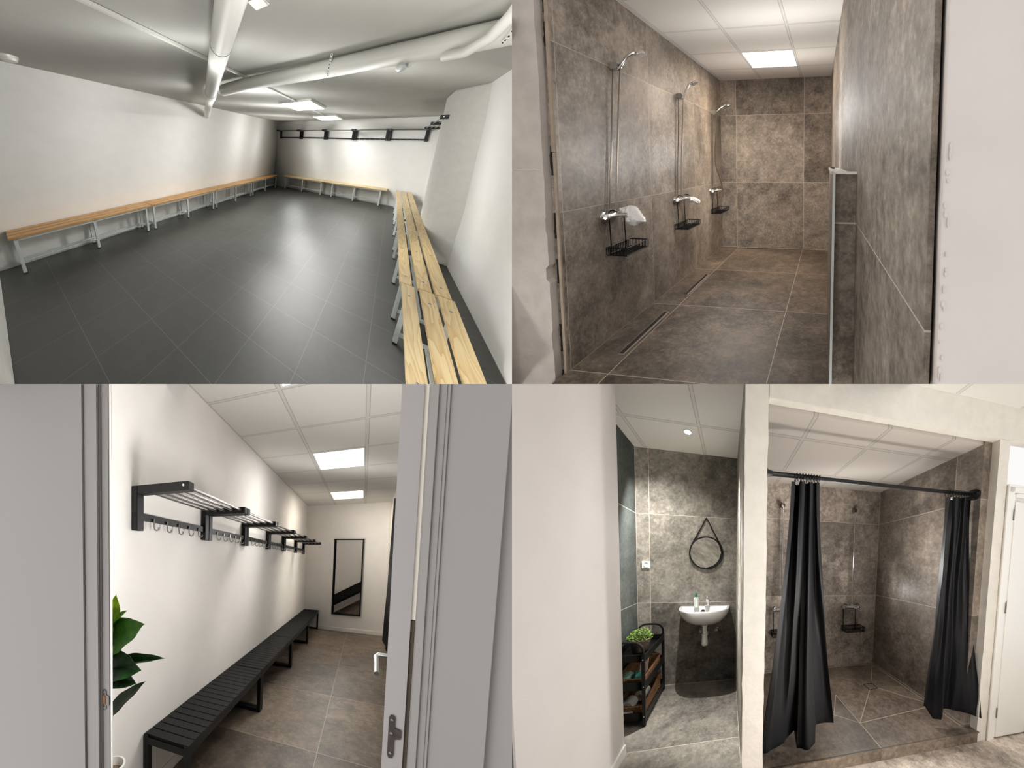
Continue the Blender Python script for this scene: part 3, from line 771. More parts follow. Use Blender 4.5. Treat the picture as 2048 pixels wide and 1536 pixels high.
def w2_map(a, d, w): return (L2 + d, a, w)
def shower_head(v, w, tips, label, sway, loop=False):
    t = thing(Q2, 'hand_shower', label, 'hand shower', (L2 + 0.05, v, w), 'hand showers on the tiled wall')
    m = MB(Q2); m.box(L2 + 0.001, L2 + 0.075, v - 0.026, v + 0.026, w - 0.035, w + 0.03)
    m.build('holder', M['steel'], t, bevel=0.008)
    MB(Q2).tube([(L2 + 0.06, v, w - 0.03), (L2 + 0.10, v, w + 0.012)], 0.017, 14).build('clip', M['steel'], t)
    hp = [(L2 + 0.085, v, w - 0.012)] + [(L2 + d, v, w + z) for d, z in tips]
    rr = [0.013, 0.014, 0.014, 0.015, 0.016, 0.018][:len(hp)]
    MB(Q2).tube(hp, rr, 14).build('handle', M['chrome'], t)
    a, b = Vector(hp[-2]), Vector(hp[-1])
    d = (b - a).normalized()
    n = Vector((0.45 * d.z + 0.35, 0, -0.9)).normalized()
    h = MB(Q2); h.lathe(b - n * 0.016 + d * 0.02, n, [(0, 0.02), (0.008, 0.038), (0.026, 0.046), (0.034, 0.045), (0.035, 0.0)], 22)
    h.build('spray_plate', M['chrome'], t)
    pts = [(L2 + 0.085, v, w - 0.02), (L2 + 0.075, v - 0.01 + sway * 0.2, w - 0.35), (L2 + 0.06, v + sway * 0.6, w - 0.8), (L2 + 0.06, v + sway + 0.02, 1.3), (L2 + 0.058, v + sway, 1.115)]
    if loop:
        pts = pts[:3] + [(L2 + 0.10, v + 0.10, 1.25), (L2 + 0.13, v + 0.17, 1.02), (L2 + 0.12, v + 0.15, 0.93), (L2 + 0.09, v + 0.05, 0.93), (L2 + 0.075, v - 0.03, 0.99)]
    MB(Q2).tube(smooth(pts), 0.008, 8).build('hose', M['hose'], t)
    MB(Q2).tube([(L2 + 0.03, v - 0.02, w - 0.03), (L2 + 0.03, v - 0.03 + sway * 0.5, (w + 1.06) / 2), (L2 + 0.03, v - 0.05 + sway, 1.12)], 0.0075, 8).build('riser', M['hose'], t)
    return t
def smooth(pts, k=5):
    pts = [Vector(p) for p in pts]; out = []
    for i in range(len(pts) - 1):
        p0, p1, p2, p3 = pts[max(i - 1, 0)], pts[i], pts[i + 1], pts[min(i + 2, len(pts) - 1)]
        for j in range(k):
            t = j / k
            out.append(0.5 * ((2 * p1) + (p2 - p0) * t + (2 * p0 - 5 * p1 + 4 * p2 - p3) * t * t + (3 * p1 - p0 - 3 * p2 + p3) * t ** 3))
    return out + [pts[-1]]
shower_head(2.82, 2.325, [(0.105, 0.02), (0.15, 0.07), (0.21, 0.10), (0.245, 0.095)], 'chrome hand shower nearest to the opening', -0.10)
shower_head(4.17, 2.32, [(0.10, 0.02), (0.125, 0.08), (0.165, 0.135), (0.205, 0.15)], 'chrome hand shower in the middle of the three', -0.08)
shower_head(5.47, 2.31, [(0.11, 0.02), (0.16, 0.06), (0.225, 0.095), (0.26, 0.095)], 'chrome hand shower furthest away, near the end wall', -0.02, True)
G = 'shower mixers on the tiled wall'
mixer(Q2, w2_map, 2.70, 1.065, 'chrome shower mixer half hidden under the bigger white bag', G)
mixer(Q2, w2_map, 4.10, 1.055, 'chrome shower mixer half hidden under the smaller white bag', G)
mixer(Q2, w2_map, 5.44, 1.06, 'bare chrome shower mixer nearest to the end wall', G)
G = 'black wire caddies hanging on the shower mixers'
wire_basket(Q2, w2_map, 2.63, 2.985, 0.015, 0.20, 0.735, 0.80, 1.06, (2.68, 2.90), 'black wire caddy hanging below the nearest shower mixer', G)
wire_basket(Q2, w2_map, 3.98, 4.38, 0.015, 0.19, 0.70, 0.755, 1.055, (4.062, 4.27), 'black wire caddy hanging below the middle shower mixer', G)
wire_basket(Q2, w2_map, 5.34, 5.82, 0.015, 0.18, 0.695, 0.755, 1.055, (5.40, 5.66), 'black wire caddy hanging below the furthest shower mixer', G)
def bag(v, outline, th, label, seed):
    """a thin bag draped over a tap: a crumpled cushion inside a drawn outline of (u, w) points"""
    pts = [Vector((a, b, 0)) for a, b in outline]
    pts = smooth([*pts, pts[0]], 8)[:-1]
    n = len(pts); c = sum(pts, Vector()) / n
    m = MB(Q2); R = 16
    vs, fs = [], []
    for side in (-1, 1):
        for r in range(R + 1):
            q = r / R
            for i in range(n):
                d = pts[i] - c
                p = c + d * q
                h = th * math.sqrt(max(0.0, 1 - q * q))
                cr = 0.022 * (abs(noise.noise(Vector((p.x * 22 + 4 * seed, p.y * 11, side)))) - 0.25) + 0.007 * noise.noise(Vector((p.x * 60, p.y * 60, seed)))
                e = 0.006 * noise.noise(Vector((i * 0.5, seed, 0))) * q
                vs.append((p.x + e, v + side * (h + (cr if q < 1 else 0) * (1 - 0.5 * q)), p.y + e))
    N = (R + 1) * n
    for k in (0, N):
        for r in range(R):
            for i in range(n):
                fs.append((k + r * n + i, k + r * n + (i + 1) % n, k + (r + 1) * n + (i + 1) % n, k + (r + 1) * n + i))
    for i in range(n):
        fs.append((R * n + i, R * n + (i + 1) % n, N + R * n + (i + 1) % n, N + R * n + i))
    m.add(vs, fs)
    o = m.build('plastic_bag', M['cloth'], sharp=180)
    return tag(o, label, 'plastic bag', 'white bags pulled over the shower mixers')
bag(2.76, [(-1.752, 1.115), (-1.70, 1.128), (-1.645, 1.142), (-1.59, 1.125), (-1.55, 1.075), (-1.512, 1.008), (-1.56, 0.985), (-1.60, 0.957), (-1.645, 0.965), (-1.685, 0.985), (-1.70, 1.04), (-1.735, 1.08)], 0.055, 'crumpled white plastic bag over the nearest mixer, hanging wide and low', 1.0)
bag(4.13, [(-1.75, 1.062), (-1.70, 1.078), (-1.62, 1.085), (-1.56, 1.062), (-1.53, 1.035), (-1.535, 1.005), (-1.555, 0.998), (-1.575, 1.018), (-1.65, 1.03), (-1.72, 1.04)], 0.030, 'thin white plastic bag wrapped round the middle mixer', 4.0)

# ================================================================== ROOM 3: narrow hall with black benches, seen through a door
CE3, B3, L3 = 2.72, 6.17, -1.215
struct(MB(Q3).box(L3 - 0.02, 1.6, 0.3, B3, -0.08, 0.0), 'floor', M['floor_tile_hall'], 'brown stone-tiled floor of the hall with black benches', 'floor')
struct(MB(Q3).box(L3 - 0.2, L3, 0.94, B3 + 0.2, -0.08, CE3), 'wall_left', M['paint_warm'], 'white wall above the black slatted benches', 'wall')
struct(MB(Q3).box(L3, 1.6, B3, B3 + 0.2, -0.08, CE3), 'wall_back', M['paint_warm'], 'white end wall with the tall framed mirror', 'wall')
struct(MB(Q3).box(L3 - 0.2, 1.6, 0.95, B3 + 0.2, CE3, CE3 + 0.1), 'ceiling', M['ceil3'], 'white suspended tile ceiling with three square lamps', 'ceiling')
m = MB(Q3)
m.box(0.445, 0.60, 5.62, B3, 0.0, CE3); m.box(0.445, 0.60, 2.2, 5.62, 2.56, CE3)
struct(m, 'wall_right', M['plaster_cream'], 'cream wall edge beside the black curtain at the end of the hall', 'wall')
struct(MB(Q3).box(1.25, 1.4, 1.2, B3, 0.0, CE3), 'wall_cubicle', M['wall_tile_side'], 'tiled wall inside the curtained cubicle', 'wall')
struct(MB(Q3).box(L3, 0.445, B3 - 0.012, B3, 0.0, 0.075), 'baseboard_back', M['paint_warm'], 'white baseboard under the tall mirror', 'baseboard')
struct(MB(Q3).box(L3, L3 + 0.012, 0.95, B3 - 0.012, 0.0, 0.075), 'baseboard_left', M['paint_warm'], 'white baseboard behind the black benches', 'baseboard')
G = 'square lamps in the hall ceiling'
ceiling_panel(Q3, -0.600, -0.048, 3.20, 3.785, CE3, 0.006, 'bright square ceiling panel in the middle of the hall', G, M['lamp3'], frame=0.012)
ceiling_panel(Q3, -0.612, -0.062, 5.06, 5.64, CE3, 0.006, 'bright square ceiling panel in front of the tall mirror', G, M['lamp3'], frame=0.012)
ceiling_panel(Q3, -0.598, -0.046, 1.36, 1.932, CE3, 0.006, 'ceiling panel of the hall cut off by the top edge', G, M['lamp3'], frame=0.012)

def l3_map(a, d, w): return (L3 + d, a, w)
G = 'black coat racks along the white hall wall'
ps = [1.185, 1.945, 2.715, 3.485, 4.245, 5.06, 5.80]
ord3 = ['nearest to the door', 'second from the door', 'third from the door', 'fourth from the door', 'fifth from the door', 'furthest from the door, by the mirror']
for a0, a1, lab in zip(ps, ps[1:], ord3):
    coat_rack(Q3, l3_map, a0, a1 - 0.008, 1.645, 1.888, 'black wall rack with shelf rods and steel hooks, ' + lab, G, arm=0.375, t=0.05, hookmat=M['steel'], barw=0.062, bar=0.04)

def slat_bench(a0, a1, label):
    top, fr, bk = 0.42, -0.885, -1.208
    t = thing(Q3, 'black_bench', label, 'bench', ((fr + bk) / 2, (a0 + a1) / 2, 0.0), 'black slatted benches along the hall wall')
    n = 18
    m = MB(Q3)
    for i in range(n):
        p = (a1 - a0 - 0.004) / n
        m.box(bk + 0.004, fr - 0.002, a0 + 0.002 + i * p + 0.004, a0 + 0.002 + (i + 1) * p - 0.004, top - 0.018, top)
    m.build('slats', M['black_wood'], t)
    m = MB(Q3)
    m.box(fr - 0.03, fr, a0, a1, top - 0.062, top - 0.004); m.box(bk, bk + 0.03, a0, a1, top - 0.062, top - 0.004)
    m.box(bk + 0.03, fr - 0.03, a0, a0 + 0.03, top - 0.062, top - 0.019); m.box(bk + 0.03, fr - 0.03, a1 - 0.03, a1, top - 0.062, top - 0.019)
    m.build('apron', M['black_metal'], t)
    for a in (a0, a1 - 0.034):
        m = MB(Q3)
        m.box(fr - 0.034, fr, a, a + 0.034, 0.0, top - 0.06); m.box(bk, bk + 0.034, a, a + 0.034, 0.0, top - 0.06)
        m.box(bk + 0.034, fr - 0.034, a, a + 0.034, 0.0, 0.034)
        m.build('leg_frame', M['black_metal'], t, bevel=0.002)
for a0, a1, lab in ((1.275, 2.50, 'black slatted bench on hoop legs, nearest to the door'), (2.508, 3.73, 'black slatted bench on hoop legs, second from the door'), (3.738, 4.96, 'black slatted bench on hoop legs, third from the door'), (4.968, 6.14, 'black slatted bench on hoop legs, furthest away by the mirror')):
    slat_bench(a0, a1, lab)

t = thing(Q3, 'wall_mirror', 'tall rectangular mirror in a thin black frame on the end wall', 'mirror', (-0.318, B3 - 0.02, 0.36))
m = MB(Q3); u0, u1, w0, w1, fw = -0.615, -0.022, 0.36, 1.985, 0.022
m.box(u0, u0 + fw, B3 - 0.03, B3 - 0.001, w0, w1); m.box(u1 - fw, u1, B3 - 0.03, B3 - 0.001, w0, w1)
m.box(u0 + fw, u1 - fw, B3 - 0.03, B3 - 0.001, w0, w0 + fw); m.box(u0 + fw, u1 - fw, B3 - 0.03, B3 - 0.001, w1 - fw, w1)
m.build('frame', M['black_metal'], t)
MB(Q3).box(u0 + fw, u1 - fw, B3 - 0.014, B3 - 0.004, w0 + fw, w1 - fw).build('glass', M['mirror'], t)

# the doorway in front
m = MB(Q3); m.box(-3.2, -1.18, 0.78, 0.90, -0.1, 2.75)
struct(m, 'wall_front_left', M['frame_paint'], 'grey-white wall at the far left beside the door frame', 'wall')
m = MB(Q3)
m.box(-1.18, -1.04, 0.772, 0.80, -0.1, 2.75); m.box(-1.04, -1.028, 0.762, 0.80, -0.1, 2.75); m.box(-1.028, -0.957, 0.768, 0.80, -0.1, 2.75)
m.box(-0.957, -0.949, 0.776, 0.80, -0.1, 2.75); m.box(-0.949, -0.911, 0.780, 0.795, -0.1, 2.75)
fo = struct(m, 'trim_door_frame', M['frame_paint'], 'left door frame with stepped moulding and a strike plate', 'door frame', bevel=0.003)
MB(Q3).box(-0.911, -0.906, 0.782, 0.786, -0.1, 2.75).build('edge_strip', M['cream'], fo)
t = thing(Q3, 'strike_plate', 'small steel strike plate set into the left door frame', 'strike plate', (-0.936, 0.779, 0.885))
m = MB(Q3)
m.prism([(-0.949, 0.892), (-0.943, 0.885), (-0.934, 0.885), (-0.929, 0.892), (-0.929, 0.905), (-0.914, 0.908), (-0.914, 0.945), (-0.929, 0.948), (-0.929, 0.962), (-0.934, 0.968), (-0.943, 0.968), (-0.949, 0.962)], 1, 0.7775, 0.7798)
m.build('plate', M['steel'], t)
MB(Q3).box(-0.945, -0.932, 0.7766, 0.7774, 0.910, 0.943).build('latch_hole', M['brown_wood'], t)
for w in (0.894, 0.958):
    MB(Q3).lathe((-0.939, 0.7774, w), (0, -1, 0), [(0, 0.004), (0.001, 0.003), (0.0012, 0)], 10).build('screw', M['chrome'], t)
t = thing(Q3, 'door_leaf', 'open grey-white door seen edge on at the right of the hall', 'door', (0.10, 0.8, 0.0))
m = MB(Q3)
m.hexa([(0.069, 0.80, 0.01), (0.119, 0.80, 0.01), (0.30, 1.56, 0.01), (0.25, 1.57, 0.01), (0.069, 0.80, 2.6), (0.119, 0.80, 2.6), (0.30, 1.56, 2.6), (0.25, 1.57, 2.6)])
m.build('leaf', M['door_paint'], t)
m = MB(Q3)
m.lathe((0.155, 1.40, 1.068), (-1, 0, 0), [(0, 0.012), (0.06, 0.011)], 12)
m.tube([(0.10, 1.40, 1.068), (0.085, 1.40, 1.068), (0.073, 1.39, 1.062), (0.073, 1.33, 1.04), (0.072, 1.27, 1.025)], 0.011, 12)
m.build('handle', M['bolt'], t)
MB(Q3).lathe((0.21, 1.40, 1.068), (-1, -0.2, 0), [(0, 0.026), (0.03, 0.026), (0.032, 0.0)], 16).build('rose', M['steel'], t)
MB(Q3).lathe((0.20, 1.40, 0.99), (-1, -0.2, 0), [(0, 0.02), (0.035, 0.02), (0.037, 0.0)], 16).build('keyhole_rose', M['steel'], t)
m = MB(Q3)
m.prism([(0.0815, 0.985), (0.085, 0.977), (0.093, 0.977), (0.0965, 0.985), (0.0965, 1.03), (0.112, 1.034), (0.112, 1.058), (0.0965, 1.062), (0.0965, 1.088), (0.093, 1.095), (0.085, 1.095), (0.0815, 1.088)], 1, 0.7972, 0.7998)
h = m.build('hinge', M['hinge'], t)
for w in (0.99, 1.045, 1.082):
    MB(Q3).lathe((0.089, 0.797, w), (0, -1, 0), [(0, 0.0045), (0.0012, 0.003), (0.0014, 0)], 10).build('screw', M['steel'], h)
m = MB(Q3); m.box(0.120, 0.130, 0.805, 0.84, 1.355, 2.6)  # cream strip added to stand for the bright wall behind the gap
struct(m, 'trim_seal', M['cream'], 'cream rebate seen through the upper gap beside the open door', 'door seal')
m = MB(Q3); m.box(0.1195, 0.129, 0.805, 0.84, 0.0, 1.353)  # dark strip added to stand for the view through the lower gap
struct(m, 'trim_seal', M['seal_dark'], 'dark lower gap between the open door and its frame', 'door seal')
m = MB(Q3)
m.box(0.130, 0.148, 0.785, 0.95, -0.1, 2.75); m.box(0.148, 0.166, 0.790, 0.95, -0.1, 2.75); m.box(0.166, 0.171, 0.782, 0.95, -0.1, 2.75); m.box(0.171, 0.288, 0.786, 0.95, -0.1, 2.75)
struct(m, 'trim_door_frame', M['frame_paint'], 'right door frame with a flat architrave beside the open door', 'door frame', bevel=0.002)
struct(MB(Q3).box(0.288, 1.2, 0.80, 0.95, -0.1, 2.75), 'wall_front_right', M['frame_paint'], 'grey-white wall strip right of the door frame', 'wall')

def leaf(room, parent, base, tip, width, normal, mat, bend=0.1, fold=0.25, curl=0.0):
    b, t = Vector(base), Vector(tip)
    ax = t - b; L = ax.length; ax.normalize()
    n = Vector(normal); n = (n - ax * n.dot(ax)).normalized()
    s = ax.cross(n)
    def fn(x, y):
        k = x * 2 - 1
        prof = (math.sin(PI * min(1, y ** 0.75)) ** 0.8) if 0 < y < 1 else 0.0
        w = width * (prof + 0.02) * 0.5
        sag = -bend * L * (y ** 2) + bend * L * y
        wave = 0.03 * width * math.sin(y * 19 + k * 2)
        ang = fold + curl * y
        return b + ax * (L * y) + n * (sag + abs(k) * w * math.sin(ang) + wave * abs(k)) + s * (k * w * math.cos(ang))
    m = MB(room); m.grid(fn, 8, 18, thick=0.0012)
    return m.build('leaf', mat, parent, sharp=60)

t = thing(Q3, 'potted_plant', 'big leafy green plant in a white pot behind the left door frame', 'plant', (-1.143, 0.985, 0.0))
pv = 0.985
m = MB(Q3); pc = (-1.143, pv, 0.0)
m.lathe(pc, (0, 0, 1), [(0, 0.05), (0.01, 0.055), (0.43, 0.064), (0.445, 0.066), (0.447, 0.056), (0.40, 0.054)], 28)
m.build('pot', M['plastic'], t)
MB(Q3).lathe((pc[0], pv, 0.39), (0, 0, 1), [(0, 0.052), (0.015, 0.05), (0.02, 0.0)], 20).build('soil', M['dirt'], t)
MB(Q3).tube([(-1.155, pv, 0.40), (-1.165, pv, 0.62), (-1.17, pv, 0.95)], [0.014, 0.012, 0.010], 10).build('stem', M['leaf_dark'], t)
for base, tip, wd, nrm, mt, bend, fold, curl in (
    ((-1.125, pv, 1.02), (-1.105, pv, 1.315), 0.10, (0.3, -1, 0.1), 'leaf_light', 0.05, 0.3, 0.0),
    ((-1.165, pv, 1.09), (-1.025, pv - 0.01, 1.245), 0.085, (-0.5, -0.6, 0.6), 'leaf', 0.16, 0.5, 0.0),
    ((-1.19, pv, 1.06), (-0.905, pv - 0.03, 1.195), 0.17, (-0.30, -0.95, 0.25), 'leaf', 0.05, 0.2, 0.05),
    ((-1.18, pv, 1.00), (-1.03, pv + 0.02, 1.17), 0.16, (-0.2, -0.9, 0.3), 'leaf_dark', 0.08, 0.2, 0.0),
    ((-1.16, pv, 0.95), (-0.815, pv, 1.045), 0.085, (-0.3, -0.7, 0.8), 'leaf_dark', 0.05, 0.55, 0.2),
    ((-1.17, pv, 0.96), (-0.915, pv - 0.04, 0.985), 0.15, (-0.1, -0.85, 0.45), 'leaf_dark', 0.20, 0.3, 0.0),
    ((-1.17, pv, 0.94), (-0.935, pv - 0.05, 0.925), 0.13, (0.1, -0.85, 0.4), 'leaf_dark', 0.16, 0.3, 0.0),
    ((-1.20, pv, 0.66), (-0.905, pv - 0.02, 0.93), 0.085, (-0.5, -0.8, 0.3), 'leaf_dark', 0.05, 0.3, 0.0)):
    leaf(Q3, t, base, tip, wd, nrm, M[mt], bend, fold, curl)

def curtain(room, top0, top1, topw, bot, fold, n, label, cat_group, mat, v_of, seed=0, cols=120, rows=40, flare=1.4):
    """bot(s) gives (u, v, w) of the hem; the cloth hangs from top0..top1 and spreads towards it"""
    t = thing(room, 'shower_curtain', label, 'curtain', bot(0.5), cat_group)
    def fn(s, y):
        a = Vector(top0).lerp(Vector(top1), s); a.z += topw(s)
        b = Vector(bot(s))
        e = y ** flare
        p = Vector((a.x + (b.x - a.x) * e, a.y + (b.y - a.y) * e, a.z + (b.z - a.z) * y))
        q = s + 0.055 * math.sin(2 * PI * (s * 1.7 + 0.13 * seed)) * y + 0.02 * math.sin(y * 4 + 7 * s + seed)
        ph = 2 * PI * n * q + seed
        amp = fold * (1.0 - 0.25 * y) * (0.75 + 0.35 * math.sin(5 * s + seed))
        off = amp * (math.sin(ph) + 0.28 * math.sin(2.3 * ph + seed) * (1 - 0.6 * y))
        wob = 0.012 * noise.noise(Vector((s * 7, y * 4, seed)))
        d = v_of * (off + wob)
        return p + d + Vector(v_of).cross(Vector((0, 0, 1))) * (0.35 * amp * math.sin(2 * ph))
    m = MB(room); m.grid(fn, cols, rows, thick=0.0015)
    m.build('cloth', mat, t, sharp=80)
    return t
def bot3(s): return (0.385 + 0.02 * s, 5.50 - 1.7 * s, 0.10)
curtain(Q3, (0.40, 4.72, 2.47), (0.415, 3.9, 2.47), lambda s: 0.0, bot3, 0.02, 4, 'black curtain hanging beside the open door at the end of the hall', None, M['curtain_dark'], Vector((1, 0, 0)), seed=2.0, cols=60, flare=1.0)

# ================================================================== ROOM 4: washbasin niche and curtained shower cubicle
CE4, B4, BS = 2.783, 2.58, 2.475
NL, NR, SR, FV = -1.038, 0.100, 2.03, 1.28
struct(MB(Q4).box(-1.3, 4.2, 0.2, FV + 0.02, -0.1, 0.0), 'floor', M['floor_tile_outer'], 'stone-tiled floor in front of the niche and the shower step', 'floor')
struct(MB(Q4).box(NL, NR, FV + 0.021, B4, -0.1, 0.0), 'floor', M['floor_tile_wet'], 'grey stone-tiled floor of the washbasin niche', 'floor')
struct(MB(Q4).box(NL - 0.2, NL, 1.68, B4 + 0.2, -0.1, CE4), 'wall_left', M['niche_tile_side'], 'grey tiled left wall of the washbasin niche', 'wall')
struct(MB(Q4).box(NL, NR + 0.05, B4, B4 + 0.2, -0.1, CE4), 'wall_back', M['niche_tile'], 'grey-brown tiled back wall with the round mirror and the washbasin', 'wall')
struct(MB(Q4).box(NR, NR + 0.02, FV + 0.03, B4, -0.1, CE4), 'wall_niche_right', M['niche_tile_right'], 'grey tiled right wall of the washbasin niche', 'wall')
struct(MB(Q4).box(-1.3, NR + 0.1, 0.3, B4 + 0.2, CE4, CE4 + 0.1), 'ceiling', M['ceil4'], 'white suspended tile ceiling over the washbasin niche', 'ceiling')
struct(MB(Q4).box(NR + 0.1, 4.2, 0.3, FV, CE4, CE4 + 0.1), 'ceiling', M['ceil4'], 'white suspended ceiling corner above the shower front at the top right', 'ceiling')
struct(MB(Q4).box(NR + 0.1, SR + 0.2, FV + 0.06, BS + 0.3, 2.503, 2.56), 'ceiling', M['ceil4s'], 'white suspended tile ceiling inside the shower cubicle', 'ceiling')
# white wall at the left, running towards the camera
struct(MB(Q4).box(NL, -0.79, 0.895, 1.68, -0.1, CE4), 'wall_side', M['paint_side'], 'plain white wall filling the left of the view of the washbasin', 'wall')
struct(MB(Q4).box(-0.79, -0.776, 0.895, 1.68, 0.0, 0.075), 'baseboard_side', M['paint_warm'], 'white baseboard at the foot of the plain white wall', 'baseboard')
tag(MB(Q4).box(-1.03, -0.796, 0.86, 0.893, 0.0, 0.955).build('dark_panel', M['slate']), 'dark slate-coloured furniture edge at the bottom left of the white wall', 'furniture')  # plain dark panel set before the near end of the wall
# pillar, lintel and right jamb of the shower front
random.seed(5)
def rough_post(mb, u0, u1, v0, v1, w0, w1, n=60, amp=0.006):
    """a post whose front edges are uneven"""
    prev = None
    for i in range(n + 1):
        w = w0 + (w1 - w0) * i / n
        a = amp * noise.noise(Vector((u0 * 7, w * 9, 0))) ; b = amp * noise.noise(Vector((u1 * 7, w * 9, 5)))
        c = amp * 0.6 * noise.noise(Vector((u0 * 3, w * 6, 9)))
        ring = [(u0 + a, v0 + c, w), (u1 + b, v0 + c * 0.5, w), (u1, v1, w), (u0, v1, w)]
        mb.v += ring
        k = len(mb.v) - 8
        if prev is not None:
            for q in range(4): mb.f.append((k + q, k + (q + 1) % 4, k + 4 + (q + 1) % 4, k + 4 + q))
        prev = ring
    k = len(mb.v) - 4
    mb.f.append((k, k + 1, k + 2, k + 3)); k0 = len(mb.v) - 4 * (n + 1)
    mb.f.append((k0 + 3, k0 + 2, k0 + 1, k0))
m = MB(Q4); rough_post(m, 0.094, 0.238, FV, FV + 0.03, -0.1, CE4)
struct(m, 'wall_pillar', M['plaster_cream'], 'cream brush-plastered pillar between the washbasin niche and the shower', 'pillar')
struct(MB(Q4).box(NR + 0.021, 0.238, FV + 0.031, BS + 0.3, -0.1, CE4), 'wall_divider', M['cubicle_tile_side'], 'tiled dividing wall behind the cream pillar', 'wall')
m = MB(Q4); m.box(0.238, 4.2, FV, FV + 0.05, 2.521, CE4)
struct(m, 'wall_lintel', M['plaster_cream'], 'cream plastered lintel above the shower opening', 'wall', bevel=0.004)
m = MB(Q4); rough_post(m, 2.106, 2.212, FV, FV + 0.05, -0.1, 2.521, amp=0.004)
struct(m, 'wall_jamb', M['plaster_cream'], 'cream plastered jamb at the right of the shower opening', 'wall')
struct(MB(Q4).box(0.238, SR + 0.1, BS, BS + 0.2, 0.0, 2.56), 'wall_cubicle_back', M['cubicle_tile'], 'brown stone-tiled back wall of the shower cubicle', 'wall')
struct(MB(Q4).box(SR, SR + 0.09, FV + 0.0505, BS, 0.0, 2.56), 'wall_cubicle_right', M['cubicle_tile_side'], 'brown stone-tiled right wall of the shower cubicle', 'wall')
m = MB(Q4); m.box(0.238, 2.112, FV - 0.005, FV + 0.052, 0.0, 0.0995); m.box(0.238, SR, FV + 0.052, BS, 0.0, 0.0995)
fl = struct(m, 'floor_step', M['cubicle_floor'], 'raised brown stone floor and step of the shower cubicle', 'shower floor')
m = MB(Q4); m.box(0.238, 2.118, FV - 0.014, FV + 0.004, 0.088, 0.0995)
m.build('nosing', M['cubicle_floor'], fl, bevel=0.003)
m = MB(Q4); gw = 0.006
X, DR = (1.16, 1.53), (1.63, 2.0)
for a, b in ((X, (1.165, FV)), (X, (1.60, 1.965)), ((1.665, 2.04), (SR, BS)), (X, (0.80, 1.80)), (X, (0.98, 1.66)), ((1.69, 1.965), (SR, 1.64)), (X, (1.98, 1.60)), ((0.98, 1.66), (1.15, 1.93)), (X, (1.15, 1.93))):
    m.bar((a[0], a[1], 0.0997), (b[0], b[1], 0.0997), gw, 0.0008)
m.build('grout_lines', M['grout'], fl)
m = MB(Q4); m.box(0.238, SR, BS - 0.004, BS, 0.099, 0.103); m.box(SR - 0.004, SR, FV + 0.06, BS, 0.099, 0.103); m.box(SR - 0.003, SR, BS - 0.003, BS, 0.1, 2.5)
m.build('corner_joint', M['grout'], fl)
m = MB(Q4); m.box(NL, NR, B4 - 0.004, B4, 0.0, 0.004); m.box(NR - 0.004, NR, FV + 0.05, B4, 0, 0.004); m.box(NL, NL + 0.003, B4 - 0.003, B4, 0, CE4); m.box(NR - 0.003, NR, B4 - 0.003, B4, 0, CE4); m.box(NR - 0.004, NR - 0.0005, FV + 0.03, FV + 0.036, 0, CE4)
struct(m, 'trim_joints', M['grout'], 'light corner joints of the washbasin niche', 'joint')
# square floor drain
t = thing(Q4, 'floor_drain', 'square tiled floor drain in a thin dark frame in the shower floor', 'floor drain', (1.633, 2.0, 0.1))
m = MB(Q4)
for a, b in (((1.578, 1.947), (1.69, 1.957)), ((1.69, 1.957), (1.692, 2.056)), ((1.692, 2.056), (1.58, 2.052)), ((1.58, 2.052), (1.578, 1.947))):
    m.bar((a[0], a[1], 0.1), (b[0], b[1], 0.1), 0.007, 0.003)
m.build('frame', M['gap'], t)
MB(Q4).box(1.585, 1.685, 1.957, 2.047, 0.0996, 0.1004).build('tile_insert', M['cubicle_floor'], t)

# door at the far right
t = thing(Q4, 'white_door', 'white panelled door in its frame at the far right edge', 'door', (2.6, FV, 0.0))
m = MB(Q4)
m.box(2.219, 2.235, FV - 0.012, FV + 0.04, 0.0, 2.165); m.box(2.235, 2.298, FV - 0.006, FV + 0.04, 0.0, 2.165); m.box(2.298, 2.306, FV + 0.006, FV + 0.04, 0.0, 2.12)
m.box(2.235, 4.0, FV - 0.006, FV + 0.04, 2.12, 2.165); m.box(2.219, 4.0, FV - 0.012, FV + 0.04, 2.165, 2.18)
m.build('frame', M['plastic'], t, bevel=0.002)
m = MB(Q4)
m.box(2.306, 2.318, FV, FV + 0.04, 0.012, 2.118)
m.box(2.318, 4.0, FV - 0.004, FV + 0.04, 0.012, 2.05); m.box(2.318, 4.0, FV - 0.004, FV + 0.04, 2.085, 2.118); m.box(2.318, 4.0, FV + 0.01, FV + 0.04, 2.05, 2.085)
m.build('leaf', M['plastic'], t, bevel=0.002)
for w in (1.165, 0.24, 1.94):
    MB(Q4).lathe((2.303, FV - 0.006, w - 0.045), (0, 0, 1), [(0, 0.006), (0.04, 0.006), (0.042, 0.005), (0.046, 0.005), (0.048, 0.006), (0.09, 0.006)], 12).build('hinge', M['steel'], t)
MB(Q4).box(2.30, 4.0, FV + 0.02, FV + 0.05, 0.0, 0.012).build('threshold_gap', M['gap'], t)
struct(MB(Q4).box(2.212, 2.2185, FV + 0.006, FV + 0.05, 0.0, 2.18), 'trim_gap', M['seal_dark'], 'thin dark joint between the cream jamb and the white door frame', 'gap')

